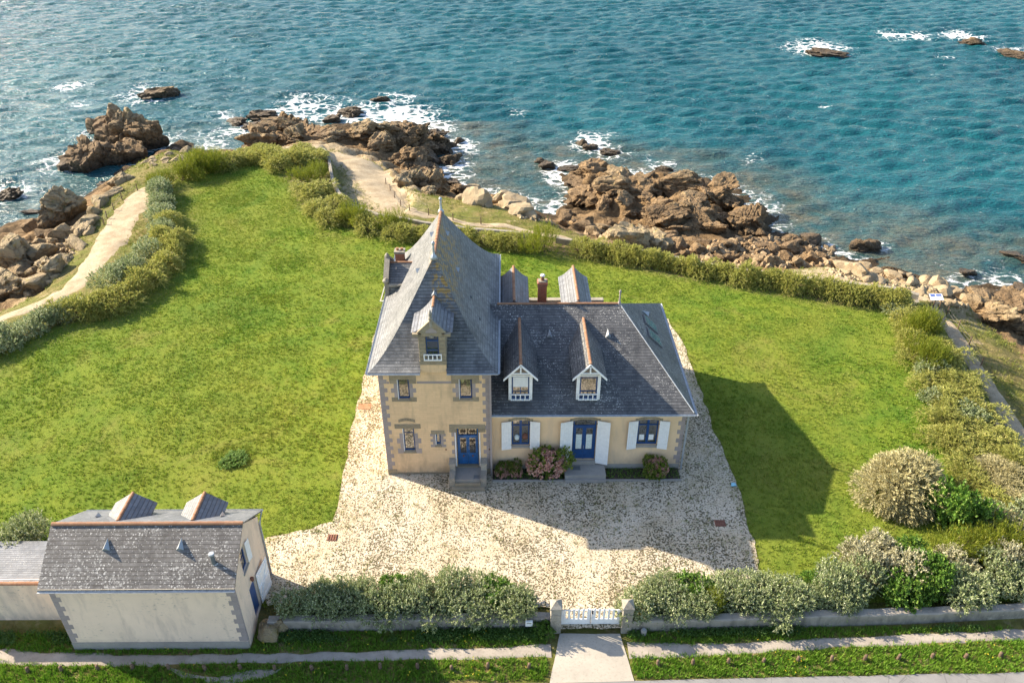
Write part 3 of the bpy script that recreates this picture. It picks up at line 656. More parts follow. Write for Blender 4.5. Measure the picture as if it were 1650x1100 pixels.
def balustrade(parent, x0, x1, z0, z1, y, n=4, mat='white_paint'):
    b = MB(); b.box(x0, x1, y, y+.06, z1-.06, z1).box(x0, x1, y, y+.06, z0, z0+.07)
    for i in range(n+1):
        x = x0+.025+(x1-x0-.05)*i/n; b.box(x-.028, x+.028, y+.008, y+.052, z0+.07, z1-.06)
    return b.build('balustrade', mat, parent)
def gutter(parent, p0, p1, r=.075, name='gutter'):
    p0, p1 = Vector(p0), Vector(p1); d = (p1-p0).normalized(); s = d.cross(Vector((0, 0, 1))); mb = MB(); K = 6
    for p in (p0, p1):
        for k in range(K+1):
            a = math.pi+math.pi*k/K; mb.v.append(tuple(p+s*math.cos(a)*r+Vector((0, 0, math.sin(a)*r))))
        for k in range(K, -1, -1):
            a = math.pi+math.pi*k/K; mb.v.append(tuple(p+s*math.cos(a)*r*.86+Vector((0, 0, math.sin(a)*r*.86))))
    m = 2*(K+1)
    for k in range(m): mb.f.append((k, (k+1) % m, m+(k+1) % m, m+k))
    return mb.build(name, 'zinc', parent)
def hip_roof(name, parent, mat, x0, x1, y0, y1, ze, A, B, zr, prof, cols=14, skip=None, xcols=None, lichen=None, axis='Y'):
    """hipped roof with a bell-cast profile; ridge from A to B (xy)"""
    mb = MB(); uvs = []
    cs = [(x0, y0), (x1, y0), (x1, y1), (x0, y1)]; tops = [A, A, B, B] if axis == 'Y' else [A, B, B, A]
    for e in range(4):
        c0, c1 = Vector(cs[e]), Vector(cs[(e+1) % 4]); t0, t1 = Vector(tops[e]), Vector(tops[(e+1) % 4])
        fr = [i/cols for i in range(cols+1)]
        if e == 0 and xcols: fr = xcols
        ed = (c1-c0).normalized(); v = 0; last = None; rows = []
        for (s, g) in prof:
            a, b = c0.lerp(t0, s), c1.lerp(t1, s); z = ze+(zr-ze)*g
            inn = abs((a-c0).dot(Vector((-ed.y, ed.x))))
            if last: v += math.hypot(inn-last[0], z-last[1])
            last = (inn, z)
            rows.append([(Vector((*a.lerp(b, f), z)), ((a.lerp(b, f)).dot(ed), v)) for f in fr])
        for i in range(len(rows)-1):
            for j in range(len(fr)-1):
                q = [rows[i][j], rows[i][j+1], rows[i+1][j+1], rows[i+1][j]]
                if skip and skip(e, sum((p[0] for p in q), Vector())/4): continue
                pts = []; uq = []
                for p, u in q:
                    if not pts or (p-pts[-1]).length > 1e-5: pts.append(p); uq.append(u)
                if (pts[0]-pts[-1]).length < 1e-5: pts.pop(); uq.pop()
                if len(pts) < 3: continue
                mb.quad(*pts); uvs.append(uq)
    org = ORG[parent.name]; me = bpy.data.meshes.new(name); me.from_pydata([tuple(Vector(v)-org) for v in mb.v], [], mb.f)
    ul = me.uv_layers.new(name='UVMap'); k = 0
    for uq in uvs:
        for u in uq: ul.data[k].uv = u; k += 1
    if lichen:
        at = me.attributes.new('lichen', 'FLOAT', 'POINT'); at.data.foreach_set('value', [lichen(Vector(v)) for v in mb.v])
    me.materials.append(M[mat]); o = bpy.data.objects.new(name, me); COL.objects.link(o); o.parent = parent; ORG[o.name] = org; return o
def ring_box(mb, x0, x1, y0, y1, z0, z1, w):
    mb.box(x0, x1, y0, y0+w, z0, z1).box(x0, x1, y1-w, y1, z0, z1).box(x0, x0+w, y0+w, y1-w, z0, z1).box(x1-w, x1, y0+w, y1-w, z0, z1)

# ------------------------------------------------------------------ the villa
villa = empty('seaside_villa', (1.9, 44.0, 0.0))
tag(villa, 'cream villa with steep slate tower roof and low dormered wing', 'house')
TX0, TX1, TYF, TYB = -7.26, -.88, 37.19, 51.05
tw = MB()
ops = [(-6.22, -5.53, 5.80, 7.22), (-2.68, -1.92, 5.80, 7.22), (-6.16, -5.46, 1.86, 3.64), (-4.22, -3.90, 2.34, 3.2), (-2.95, -1.63, .66, 3.62)]
wall_front(tw, TX0, TX1, -.15, 7.95, TYF, ops, .26)
tw.quad((TX0, TYB, -.15), (TX0, TYF, -.15), (TX0, TYF, 7.95), (TX0, TYB, 7.95)); tw.quad((TX1, TYF, -.15), (TX1, TYB, -.15), (TX1, TYB, 7.95), (TX1, TYF, 7.95)); tw.quad((TX1, TYB, -.15), (TX0, TYB, -.15), (TX0, TYB, 7.95), (TX1, TYB, 7.95))
tower = tw.build('tower_wall', 'tower_render', villa, 'cream coursed wall of the tower with grey corner stones')
quoins(tower, TX0, 1, TYF, 0.42, 7.86); quoins(tower, TX1, -1, TYF, 0.42, 7.86, start=1)
block(tower, 'plinth_stone', TX0-.02, TX0+.55, TYF-.03, TYF+.2, -.1, .41, 'granite'); block(tower, 'plinth_stone', TX1-.5, TX1+.02, TYF-.03, TYF+.2, -.1, .41, 'granite')
MB().box(TX0+.58, -3.5, TYF-.02, TYF+.05, -.1, .16).build('plinth', 'granite', tower)
for (a, b) in ((-5.08, -3.04), (TX0+.48, -6.67), (-1.49, TX1-.48)): block(tower, 'string_course', a, b, TYF-.012, TYF+.1, 6.93, 7.10, 'quoin_paint')
for i, (a, b, c, d) in enumerate(ops):
    big = i < 2; w = None
    if i == 4: continue
    w = window(villa, a+.03, b-.03, c+.02, d-.02, TYF+.12, 'blue_paint' if i != 3 else 'sky_blue_paint', 1, None, .055, pane='glass', bars=((d-.42,) if i == 2 else ()), label=['upper tower window with a pale blind', 'upper tower window with a pale blind', 'tall ground floor tower window under a relieving arch', 'narrow slit window beside the tower door'][i])
    if i < 3: MB().box(a+.08, b-.08, TYF+.17, TYF+.185, c+(.34 if big else .28), d-.10).build('blind', 'blind', w)
    MB().box(a+.002, a+.035, TYF+.004, TYF+.11, c+.01, d-.01).build('guide_rail', 'white_paint', w)
    # sill, jamb stones, lintel
    block(w, 'sill', a-.04, b+.04, TYF-.05, TYF+.14, c-.13, c-.002, 'granite')
    hj = (d-c+.2)/5
    for sd, xe in ((-1, a), (1, b)):
        for k in range(5):
            wd = (.38 if k % 2 == 0 else .20)*(1 if i < 3 else .8); z0 = c-.16+k*hj
            if k == 4 and i < 3: continue
            mt = 'granite' if (big and k == 0) else 'quoin_paint'
            x0, x1 = sorted((xe, xe+sd*wd)); block(w, 'jamb_stone', x0, x1, TYF-.012, TYF+.1, z0+.003, z0+hj-.003, mt)
    if big:
        block(w, 'lintel', a-.42, b+.42, TYF-.03, TYF+.12, 7.225, 7.60, 'granite')
        block(w, 'lintel_ear', a-.42, a-.004, TYF-.028, TYF+.12, 6.94, 7.222, 'granite'); block(w, 'lintel_ear', b+.004, b+.42, TYF-.028, TYF+.12, 6.94, 7.222, 'granite')
    elif i == 2:
        block(w, 'lintel', a-.44, b+.40, TYF-.03, TYF+.12, 3.645, 3.97, 'granite'); arch_stones(w, -6.34, -5.36, 4.10, .13, .2, TYF, n=6, ears=0)
    else: block(w, 'lintel', a-.24, b+.24, TYF-.03, TYF+.12, 3.205, 3.48, 'granite')
# rust streak plate below the tall window sill and little hooks
for (x, z) in ((-3.62, 2.0), (-.98, 2.02)): MB().lathe((x, TYF-.02, z), [(.035, -.04), (.045, 0), (.03, .05)], 8).build('wall_hook', 'rust', villa)
# tower door
dx0, dx1, dz0, dz1 = -2.92, -1.66, .68, 3.6; dy = TYF+.15
df = MB(); df.box(dx0, dx0+.07, dy, dy+.08, dz0, dz1).box(dx1-.07, dx1, dy, dy+.08, dz0, dz1).box(dx0+.07, dx1-.07, dy, dy+.078, dz1-.07, dz1).box(dx0+.07, dx1-.07, dy-.02, dy+.078, 2.86, 2.98)
door = df.build('entrance_door', 'sky_blue_paint', villa, 'blue double door with iron scroll grilles in its glass')
mxd = (dx0+dx1)/2
for sd, (a, b) in ((-1, (dx0+.075, mxd-.006)), (1, (mxd+.006, dx1-.075))):
    lf = MB(); st = .09
    lf.box(a, a+st, dy+.012, dy+.07, dz0+.02, 2.855).box(b-st, b, dy+.012, dy+.07, dz0+.02, 2.855).box(a+st, b-st, dy+.014, dy+.068, 2.76, 2.853).box(a+st, b-st, dy+.014, dy+.068, dz0+.02, dz0+.2).box(a+st, b-st, dy+.014, dy+.068, 1.42, 1.56).box(a+st, b-st, dy+.035, dy+.06, dz0+.2, 1.42)
    lf.box(a+st+.05, b-st-.05, dy+.02, dy+.035, dz0+.27, 1.35)
    leaf = lf.build('door_leaf', 'sky_blue_paint', door) if False else lf.build('door_leaf', 'sky_blue_paint', door)
    MB().quad((a+st, dy+.05, 1.56), (b-st, dy+.05, 1.56), (b-st, dy+.045, 2.76), (a+st, dy+.045, 2.76)).build('pane', 'glass', door)
    MB().quad((a+.02, dy+.05, 2.98), (b-.02, dy+.05, 2.98), (b-.02, dy+.045, 3.53), (a+.02, dy+.045, 3.53)).build('pane', 'glass', door)
    for (z0, z1, kk) in ((1.58, 2.74, 3), (3.0, 3.51, 2)):
        g = MB(); cx = (a+b)/2; hw = (b-a)/2-st
        for q in range(3): x = cx+(q-1)*hw*.55; g.tube([(x, dy+.025, z0), (x, dy+.025, z1-(.0 if kk == 2 else .34))], .011, 5)
        for q in (-1, 1):
            c0 = (cx+q*hw*.48, z1-.2 if kk == 3 else (z0+z1)/2); rr = hw*.42
            g.tube([(c0[0]+rr*math.cos(t), dy+.025, c0[1]+rr*math.sin(t)) for t in [k*math.pi*2/12 for k in range(13)]], .013, 5)
            g.tube([(c0[0]+rr*.45*math.cos(t), dy+.025, c0[1]+rr*.45*math.sin(t)) for t in [k*math.pi*2/10 for k in range(11)]], .011, 5)
            if kk == 3: g.tube([(cx+q*hw*.9, dy+.025, z0+.35), (cx+q*hw*.5, dy+.025, z1-.45), (cx, dy+.025, z1-.28)], .012, 5)
        g.build('grille', 'iron', door)
    MB().lathe((cx, dy-.01, 1.36), [(.045, -.045), (.05, 0), (.045, .045)], 8).build('door_knocker', 'rust', door)
MB().tube([(mxd+.06, dy-.03, 1.9), (mxd+.06, dy-.03, 2.15)], .018, 6).build('handle', 'zinc', door)
block(door, 'lintel', -3.37, -1.21, TYF-.03, TYF+.12, 3.625, 3.93, 'granite'); block(door, 'lintel_ear', -3.37, -2.955, TYF-.028, TYF+.12, 3.34, 3.622, 'granite'); block(door, 'lintel_ear', -1.625, -1.21, TYF-.028, TYF+.12, 3.34, 3.622, 'granite')
for k in range(6):
    wd = .30 if k % 2 else .14; z0 = 1.3+k*.34; block(door, 'jamb_stone', -2.955-wd, -2.955, TYF-.012, TYF+.1, z0, z0+.334, 'quoin_paint')
# entrance steps
steps = MB().box(-3.08, -1.5, 36.02, TYF+.2, -.05, .60).build('entrance_landing', 'concrete', villa, 'grey concrete landing between two low stone parapets')
MB().box(-2.95, -1.63, TYF-.06, TYF+.2, .60, .67).build('threshold', 'granite', steps)
block(steps, 'step', -3.30, -1.27, 35.62, 36.02, -.05, .2, 'granite'); block(steps, 'step', -3.06, -1.52, 35.86, 36.03, .2, .42, 'granite')
for a, b in ((-3.42, -3.07), (-1.51, -1.16)):
    block(steps, 'parapet_stone', a, b, 35.88, 36.62, -.05, .80, 'old_stone'); block(steps, 'parapet_stone', a, b, 36.625, TYF-.01, -.05, 1.22, 'old_stone'); block(steps, 'parapet_cap', a-.03, b+.03, 36.60, TYF-.012, 1.222, 1.34, 'old_stone')
for x in (-3.02, -1.56): MB().tube([(x, TYF-.03, 3.0), (x, TYF-.07, 1.4), (x, 36.35, .62)], .025, 7).build('shutter_rail', 'white_paint', steps) if False else MB().box(x-.03, x+.03, TYF-.075, TYF-.02, .72, 3.34).build('shutter_edge', 'white_paint', steps)
MB().box(-1.95, -1.62, 36.12, 36.4, .60, .63).build('doormat', 'grey_plastic', steps)
MB().box(TX1-.06, TX1+.06, TYF-.16, TYF-.04, .05, 7.8).build('downpipe', 'quoin_paint', villa)

# tower roof
TR0, TR1, TZE, TZR = (-4.07, 41.0), (-4.07, 47.3), 7.98, 13.15
prof = [(0, 0), (.06, .022), (.13, .058), (.2, .105), (.28, .17), (.37, .255), (.5, .39), (.62, .53), (.75, .69), (.88, .85), (1, 1)]
ex0, ex1, ey0, ey1 = -7.76, -.42, 36.74, 51.5
xc = [0, .1, .2, .3, (-4.80-ex0)/(ex1-ex0), .5, (-3.30-ex0)/(ex1-ex0), .7, .8, .9, 1]
troof = hip_roof('tower_roof', villa, 'slate_tower', ex0, ex1, ey0, ey1, TZE, TR0, TR1, TZR, prof, skip=lambda e, c: e == 0 and -4.79 < c.x < -3.31 and c.y < 37.5, xcols=xc,
                 lichen=lambda v: max(0, min(1, (v.z-10.4)/1.2))*max(0, min(1, (v.x+4.2)/.15))*max(0, min(1, (47.5-v.y)/2.5)))
mb = MB(); ring_box(mb, ex0+.03, ex1-.03, ey0+.03, ey1-.03, TZE-.13, TZE-.02, .42)
mb2 = MB().box(ex0+.03, -4.80, ey0+.03, TYF-.0, TZE-.13, TZE-.02).box(-3.30, ex1-.03, ey0+.03, TYF, TZE-.13, TZE-.02).box(ex0+.03, TX0, TYF, ey1-.03, TZE-.13, TZE-.02).box(TX1, ex1-.03, TYF, ey1-.03, TZE-.13, TZE-.02)
mb2.build('eaves_board', 'quoin_paint', troof)
for a, b in ((ex0-.02, -4.80), (-3.30, ex1+.02)): gutter(troof, (a, ey0-.05, TZE-.03), (b, ey0-.05, TZE-.03))
gutter(troof, (ex0-.05, ey1, TZE-.03), (ex0-.05, ey0, TZE-.03)); gutter(troof, (ex1+.05, ey0, TZE-.03), (ex1+.05, ey1, TZE-.03))
ridge_tiles(troof, (*TR0, TZR), (*TR1, TZR), .42, .12)
finial(troof, (*TR0, TZR-.05), 1.0); finial(troof, (*TR1, TZR), .95)
def tz(s): return np.interp(s, [p[0] for p in prof], [p[1] for p in prof])*(TZR-TZE)+TZE
def on_front(x, s): return (x, ey0+(TR0[1]-ey0)*s, tz(s)+.02)
def on_right(y, s): return (ex1+(TR0[0]-ex1)*s, y, tz(s)+.02)
def on_left(y, s): return (ex0+(TR0[0]-ex0)*s, y, tz(s)+.02)
vent(troof, on_front(-4.05, .70), (0, -1, 0))
for y, s in ((43.2, .66), (45.6, .86)): vent(troof, on_right(y, s), (1, 0, 0)); vent(troof, on_left(y-.1, s), (-1, 0, 0))
for y, s in ((42.2, .45), (40.9, .30)): MB().lathe(on_right(y, s), [(.06, -.1), (.06, .06), (.02, .12)], 8).build('roof_vent', 'grey_plastic', troof)

# stone lucarne on the tower front
DX0, DX1, DY = -4.79, -3.31, 36.99
lu = MB(); wall_front(lu, DX0, DX1, 8.40, 10.42, DY, [(-4.40, -3.68, 8.86, 10.26)], .2)
lu.quad((DX0, 40.3, 7.9), (DX0, DY, 7.9), (DX0, DY, 10.42), (DX0, 40.3, 10.42)); lu.quad((DX1, DY, 7.9), (DX1, 40.3, 7.9), (DX1, 40.3, 10.42), (DX1, DY, 10.42))
luc = lu.build('stone_dormer', 'granite', villa, 'carved stone dormer with a flared slate hood on the tower')
MB().box(DX0, DX1, DY+.004, TYF-.005, 7.86, 8.40).build('apron_wall', 'tower_render', luc)
MB().box(DX0-.02, DX1+.02, DY-.04, DY+.05, 8.40, 8.66).build('cornice', 'granite', luc)
for sd, (a, b) in ((0, (DX0, -4.42)), (1, (-3.66, DX1))):
    for k in range(6): block(luc, 'stone_block', a-.012 if k % 2 and sd == 0 else a, b+.012 if k % 2 and sd else b, DY-.025, DY+.05, 8.68+k*.265, 8.68+(k+1)*.265-.012, 'granite')
block(luc, 'lintel', -4.62, -3.48, DY-.03, DY+.06, 10.27, 10.50, 'granite'); block(luc, 'keystone', -4.17, -3.93, DY-.055, DY+.05, 10.19, 10.32, 'old_stone')
for s_ in (-1, 1): MB().box(-4.05+s_*.88-.17, -4.05+s_*.88+.17, DY-.10, DY+.55, 10.30, 10.47).build('kneeler', 'granite', luc)
MB().prism([(-4.86, DY-.03, 10.502), (-3.24, DY-.03, 10.502), (-4.05, DY-.03, 11.34)], (0, .16, 0)).build('gable_stone', 'granite', luc)
MB().prism([(-4.38, DY-.04, 10.51), (-3.72, DY-.04, 10.51), (-3.78, DY-.04, 10.66), (-4.05, DY-.04, 10.86), (-4.32, DY-.04, 10.66)], (0, .04, 0)).build('gable_panel', 'quoin_paint', luc)
MB().lathe((-4.05, DY+.0, 11.0), [(.10, -.1), (.09, .3), (.13, .42), (.07, .55), (.10, .72), (.03, .95)], 8).build('finial', 'old_stone', luc)
sec = [(0, 11.28), (.28, 10.98), (.52, 10.76), (.80, 10.56), (1.14, 10.43)]
for s_ in (-1, 1):
    hd = MB()
    for (xa, za), (xb, zb) in zip(sec[:-1], sec[1:]):
        ya, yb = 37.10, 40.4
        q = [(-4.05+s_*xa, ya, za), (-4.05+s_*xb, ya, zb), (-4.05+s_*xb, yb-(xb*.9), zb), (-4.05+s_*xa, yb-(xa*.9), za)]
        if s_ > 0: q = q[::-1]
        hd.quad(*q[::-1]); hd.quad(*[(p[0], p[1], p[2]-.07) for p in q])
        hd.quad((-4.05+s_*xa, ya, za), (-4.05+s_*xb, ya, zb), (-4.05+s_*xb, ya, zb-.07), (-4.05+s_*xa, ya, za-.07))
    hd.build('hood_slope', 'slate_pale', luc)
ridge_tiles(luc, (-4.05, 38.5, 11.27), (-4.05, 39.9, 11.27), .4, .09)
lw = window(villa, -4.39, -3.69, 8.87, 10.24, DY+.1, 'blue_paint', 1, 9.92, .05, bars=(9.32,), label='stone dormer window with a little white balustrade'); balustrade(luc, -4.55, -3.54, 8.70, 9.12, DY-.09, 4)

# side gable on the tower's seaward flank, and its chimney
sg = MB().prism([(-7.80, 45.4, 6.9), (-7.80, 45.4, 9.12), (-7.80, 46.8, 9.92), (-7.80, 48.2, 9.12), (-7.80, 48.2, 6.9)], (.26, 0, 0)).build('side_gable', 'old_stone', villa, 'small stone side gable with a slate roof on the tower')
for (a, b) in (((45.28, 9.10), (46.8, 10.22)), ((48.32, 9.10), (46.8, 10.22))):
    MB().prism([(-7.84, a[0], a[1]-.08), (-7.84, b[0], b[1]-.16), (-7.84, b[0], b[1]), (-7.84, a[0], a[1]+.12)], (.34, 0, 0)).build('coping', 'old_stone', sg)
MB().lathe((-7.68, 45.35, 9.1), [(.12, -.1), (.2, .02), (.2, .12), (.06, .26)], 8).build('kneeler', 'old_stone', sg); MB().lathe((-7.68, 46.8, 10.12), [(.1, -.1), (.16, .06), (.14, .18), (.04, .3)], 8).build('kneeler', 'old_stone', sg)
r_ = MB()
r_.quad((-7.56, 45.4, 8.98), (-6.2, 45.4, 8.98), (-5.2, 46.8, 9.76), (-7.56, 46.8, 9.76)); r_.quad((-6.2, 48.2, 8.98), (-7.56, 48.2, 8.98), (-7.56, 46.8, 9.76), (-5.2, 46.8, 9.76)); r_.quad((-7.56, 45.46, 7.2), (-6.0, 45.46, 7.2), (-6.0, 45.46, 8.98), (-7.56, 45.46, 8.98))
r_.build('gable_roof', 'slate_tower', sg); block(sg, 'ledge', -7.5, -6.4, 45.16, 45.44, 8.82, 8.96, 'old_stone'); ridge_tiles(sg, (-7.5, 46.8, 9.77), (-5.95, 46.8, 9.77), .4, .09)
MB().tube([(-7.82, 45.6, 8.6), (-8.2, 45.6, 7.5), (-7.82, 45.6, 7.55)], .04, 6).build('bracket', 'white_paint', sg)
ch = MB().box(-7.45, -6.85, 48.7, 49.2, 7.8, 9.40).build('chimney', 'brick_red', villa, 'short brick chimney behind the side gable')
MB().box(-7.51, -6.79, 48.64, 49.26, 9.40, 9.56).build('chimney_cap', 'old_stone', ch)
for x in (-7.3, -7.0): MB().lathe((x, 48.95, 9.56), [(.10, -.02), (.09, .14), (.11, .16)], 8).build('chimney_pot', 'terracotta', ch)

# wing
WX0, WX1, WYF, WYB = -.875, 10.78, 37.55, 49.6
ww = MB(); wops = [(.36, 1.46, 1.96, 3.95), (4.06, 5.50, .80, 3.98), (7.98, 9.24, 1.96, 3.95)]
wall_front(ww, WX0, WX1, -.15, 4.62, WYF, wops, .24)
ww.quad((WX1, WYF, -.15), (WX1, WYB, -.15), (WX1, WYB, 4.62), (WX1, WYF, 4.62)); ww.quad((WX1, WYB, -.15), (WX0, WYB, -.15), (WX0, WYB, 4.62), (WX1, WYB, 4.62))
wing = ww.build('wing_wall', 'wing_render', villa, 'plain cream wall of the low wing')
quoins(wing, WX1, -1, WYF, .5, 4.5, .33, .40, .22); MB().box(WX0+.1, WX1+.015, WYF-.02, WYF+.05, -.1, .46).build('plinth', 'concrete', wing)
for i, (a, b, c, d) in enumerate(wops):
    isd = i == 1
    if not isd:
        w = window(villa, a+.02, b-.02, c+.02, d-.02, WYF+.12, 'blue_paint', 2, d-.48, .075, mid=.14, label=['blue wing window with white shutters beside the tower', '', 'blue wing window with white shutters and a notice inside'][i])
        block(w, 'sill', a-.1, b+.1, WYF-.06, WYF+.14, c-.16, c-.002, 'concrete')
        if i == 2:
            for x in (a+.16, a+.74): MB().box(x, x+.3, WYF+.128, WYF+.134, c+.32, c+.74).build('paper_notice', 'white_paint', w)
        else:
            MB().lathe((a+.32, WYF+.13, c+.55), [(.02, -.2), (.14, -.1), (.16, .08), (.06, .2)], 10).build('ornament', 'curtain', w); MB().lathe((a+.82, WYF+.13, c+.62), [(.02, -.24), (.15, -.12), (.17, .08), (.05, .24)], 10).build('ornament', 'rust', w)
    else:
        f = MB(); y = WYF+.12
        f.box(a+.02, a+.10, y, y+.07, c, d-.02).box(b-.10, b-.02, y, y+.07, c, d-.02).box(a+.1, b-.1, y, y+.068, d-.10, d-.02).box(a+.1, b-.1, y-.004, y+.066, 3.34, 3.44)
        w = f.build('garden_door', 'blue_paint', villa, 'blue glazed double door of the wing between white shutters'); m = (a+b)/2
        for (p, q) in ((a+.1, m-.004), (m+.004, b-.1)):
            l_ = MB().box(p, p+.11, y+.01, y+.06, c+.02, 3.335).box(q-.11, q, y+.01, y+.06, c+.02, 3.335).box(p+.11, q-.11, y+.012, y+.058, c+.02, c+.72).box(p+.11, q-.11, y+.012, y+.058, 3.22, 3.334); l_.build('door_leaf', 'blue_paint', w)
            MB().quad((p+.11, y+.036, c+.72), (q-.11, y+.036, c+.72), (q-.11, y+.032, 3.22), (p+.11, y+.032, 3.22)).build('pane', 'glass', w)
            MB().quad((p, y+.036, 3.44), (q, y+.036, 3.44), (q, y+.032, d-.10), (p, y+.032, d-.10)).build('pane', 'glass', w)
            MB().box(p+.13, q-.13, y+.024, y+.03, c+.78, 2.72).build('curtain', 'curtain', w)
        MB().box(m-.05, m+.05, y-.012, y+.009, c+.02, 3.335).build('door_stile', 'blue_paint', w); MB().tube([(m-.01, y-.05, 1.65), (m-.01, y-.05, 1.9)], .02, 6).build('handle', 'zinc', w)
    arch_stones(w, a-.02, b+.02, 3.86, .14, .2, WYF, n=5, ears=.17, proud=.022, mat='quoin_paint' if False else 'granite')
    sw = .60 if not isd else .78; z0, z1 = (c-.2, d-.05) if not isd else (.62, d-.05); ang = R(10 if not isd else 16)
    for sd, hx in ((-1, a-.01), (1, b+.01)):
        sm = MB(); n = 5
        for k in range(n): sm.box(k*sw/n+.004, (k+1)*sw/n-.004, -.036, .0, z0, z1)
        for zz in (z0+.22, (z0+z1)/2, z1-.22): sm.box(.02, sw-.02, .0, .022, zz-.05, zz+.05)
        v2 = []
        for (x, y, z) in sm.v: v2.append((hx+sd*(x*math.cos(ang)-y*math.sin(ang)*1), WYF-.05-(x*math.sin(ang))+y*.9, z))
        sm.v = v2
        sh = sm.build('shutter', 'white_paint', w)
        MB().box(hx-.02, hx+.02, WYF-.06, WYF-.004, z1-.3, z1-.22).box(hx-.02, hx+.02, WYF-.06, WYF-.004, z0+.22, z0+.3).build('hinge', 'iron', w)
plat = MB().box(3.62, 6.12, 36.48, WYF+.1, -.05, .50).build('garden_step', 'concrete', villa, 'worn concrete platform before the wing door'); block(plat, 'step', 3.6, 6.14, 36.30, 36.48, -.05, .24, 'concrete'); MB().box(4.1, 4.6, 36.95, 37.3, .5, .515).build('doormat', 'grey_plastic', plat); block(plat, 'threshold', 4.02, 5.54, WYF-.12, WYF+.14, .5, .795, 'concrete')
MB().box(4.66, 4.84, WYF-.16, WYF-.02, 4.30, 4.40).build('wall_lamp', 'grey_plastic', wing)
wroof = hip_roof('wing_roof', villa, 'slate_wing', -.86, 11.2, 37.1, 50.02, 4.70, (-.86, 43.56), (7.2, 43.56), 8.48, [(0, 0), (.5, .5), (1, 1)], cols=6, axis='X')
mb = MB().box(-.84, 11.16, 37.14, WYF, 4.56, 4.685).box(WX1, 11.16, WYF, 49.98, 4.56, 4.685).box(-.84, WX1, WYB, 49.98, 4.56, 4.685); mb.build('eaves_board', 'white_paint', wroof)
MB().box(-.85, 11.19, 37.10, 37.135, 4.52, 4.69).build('fascia', 'white_paint', wroof)
gutter(wroof, (-.86, 37.02, 4.70), (11.25, 37.02, 4.70)); gutter(wroof, (11.27, 37.0, 4.70), (11.27, 50.05, 4.70))
ridge_tiles(wroof, (-.5, 43.56, 8.50), (7.1, 43.56, 8.50), .42, .10)
MB().tube([(7.2, 43.56, 8.5), (11.12, 37.16, 4.76)], .035, 6).build('hip_lead', 'zinc', wroof)
finial(wroof, (7.2, 43.56, 8.48), 1.0, .08, 'quoin_paint')
for x in (2.74, 6.35): vent(wroof, (x, 41.5, 7.29), (0, -1, 0))
MB().box(10.86, 10.96, WYF-.14, WYF-.04, .1, 4.6).build('downpipe', 'zinc', villa)
# roof windows on the hip face
hn = Vector((3.78, 0, 3.98)).normalized(); hu = Vector((-3.98, 0, 3.78)).normalized()
for y0 in (42.35, 43.95):
    c0 = Vector((9.95, y0, 4.70+(11.2-9.95)*.9497)); fr = MB(); pts = [c0, c0+Vector((0, 1.1, 0)), c0+Vector((0, 1.1, 0))+hu*1.25, c0+hu*1.25]
    fr.prism([p+hn*.0 for p in pts], hn*.09); sk = fr.build('roof_window', 'grey_plastic', wroof)
    i_ = [pts[0]+Vector((0, .1, 0))+hu*.1, pts[1]-Vector((0, .1, 0))+hu*.1, pts[2]-Vector((0, .1, 0))-hu*.1, pts[3]+Vector((0, .1, 0))-hu*.1]
    MB().quad(*[p+hn*.095 for p in i_]).build('pane', 'glass', sk)
vent(wroof, (9.5, 45.6, 6.4), (1, 0, 0))

def wing_dormer(xc, roller, label):
    y = 37.92; hw = .70
    b = MB(); wall_front(b, xc-hw, xc+hw, 5.16, 7.0, y, [(xc-.52, xc+.52, 5.24, 6.86)], .16)
    b.quad((xc-hw, 41.2, 5.2), (xc-hw, y, 5.2), (xc-hw, y, 7.0), (xc-hw, 41.2, 7.0)); b.quad((xc+hw, y, 5.2), (xc+hw, 41.2, 5.2), (xc+hw, 41.2, 7.0), (xc+hw, y, 7.0))
    d = b.build('wing_dormer', 'white_paint', villa, label)
    for s_ in (-1, 1):
        MB().box(*sorted((xc+s_*(hw+.006), xc+s_*(hw+.03))), y+.2, 41.2, 5.1, 6.98).build('slate_cheek', 'slate_wing', d)
        q = [(xc, 37.55, 7.93), (xc+s_*.99, 37.55, 6.90), (xc+s_*.99, 40.95, 6.90), (xc, 42.7, 7.93)]
        r = MB(); r.prism(q if s_ < 0 else q[::-1], (0, 0, .07)); r.build('dormer_slope', 'slate_wing', d)
        MB().prism([(xc, 37.50, 8.0), (xc+s_*1.0, 37.50, 6.97), (xc+s_*1.0, 37.50, 6.82), (xc, 37.50, 7.85)][::s_], (0, .05, 0)).build('barge_board', 'white_paint', d)
    MB().prism([(xc-.66, y-.03, 7.0), (xc+.66, y-.03, 7.0), (xc, y-.03, 7.66)], (0, .05, 0)).build('gable_panel', 'quoin_paint', d)
    MB().box(xc-.04, xc+.04, 37.5, 37.9, 7.35, 7.9).build('king_post', 'white_paint', d); MB().box(xc-.5, xc+.5, 37.53, 37.60, 7.30, 7.38).build('collar_beam', 'white_paint', d)
    ridge_tiles(d, (xc, 37.55, 8.0), (xc, 42.6, 8.0), .42, .10)
    w = window(villa, xc-.50, xc+.50, 5.26, 6.84, y+.06, 'blue_paint', 1 if not roller else 2, None, .06, bars=(() if roller else (6.68, 5.78)), mid=.05, label=label.replace('dormer', 'dormer window'))
    if roller: 
        rs = MB()
        for k in range(8): rs.box(xc-.44, xc+.44, y+.02, y+.045, 6.12+k*.088, 6.12+k*.088+.08)
        rs.build('roller_shutter', 'white_paint', w)
    balustrade(d, xc-.58, xc+.58, 5.20, 5.66, y-.10, 4)
wing_dormer(.88, True, 'white timber dormer with its roller shutter half down')
wing_dormer(4.88, False, 'white timber dormer with clear glass')
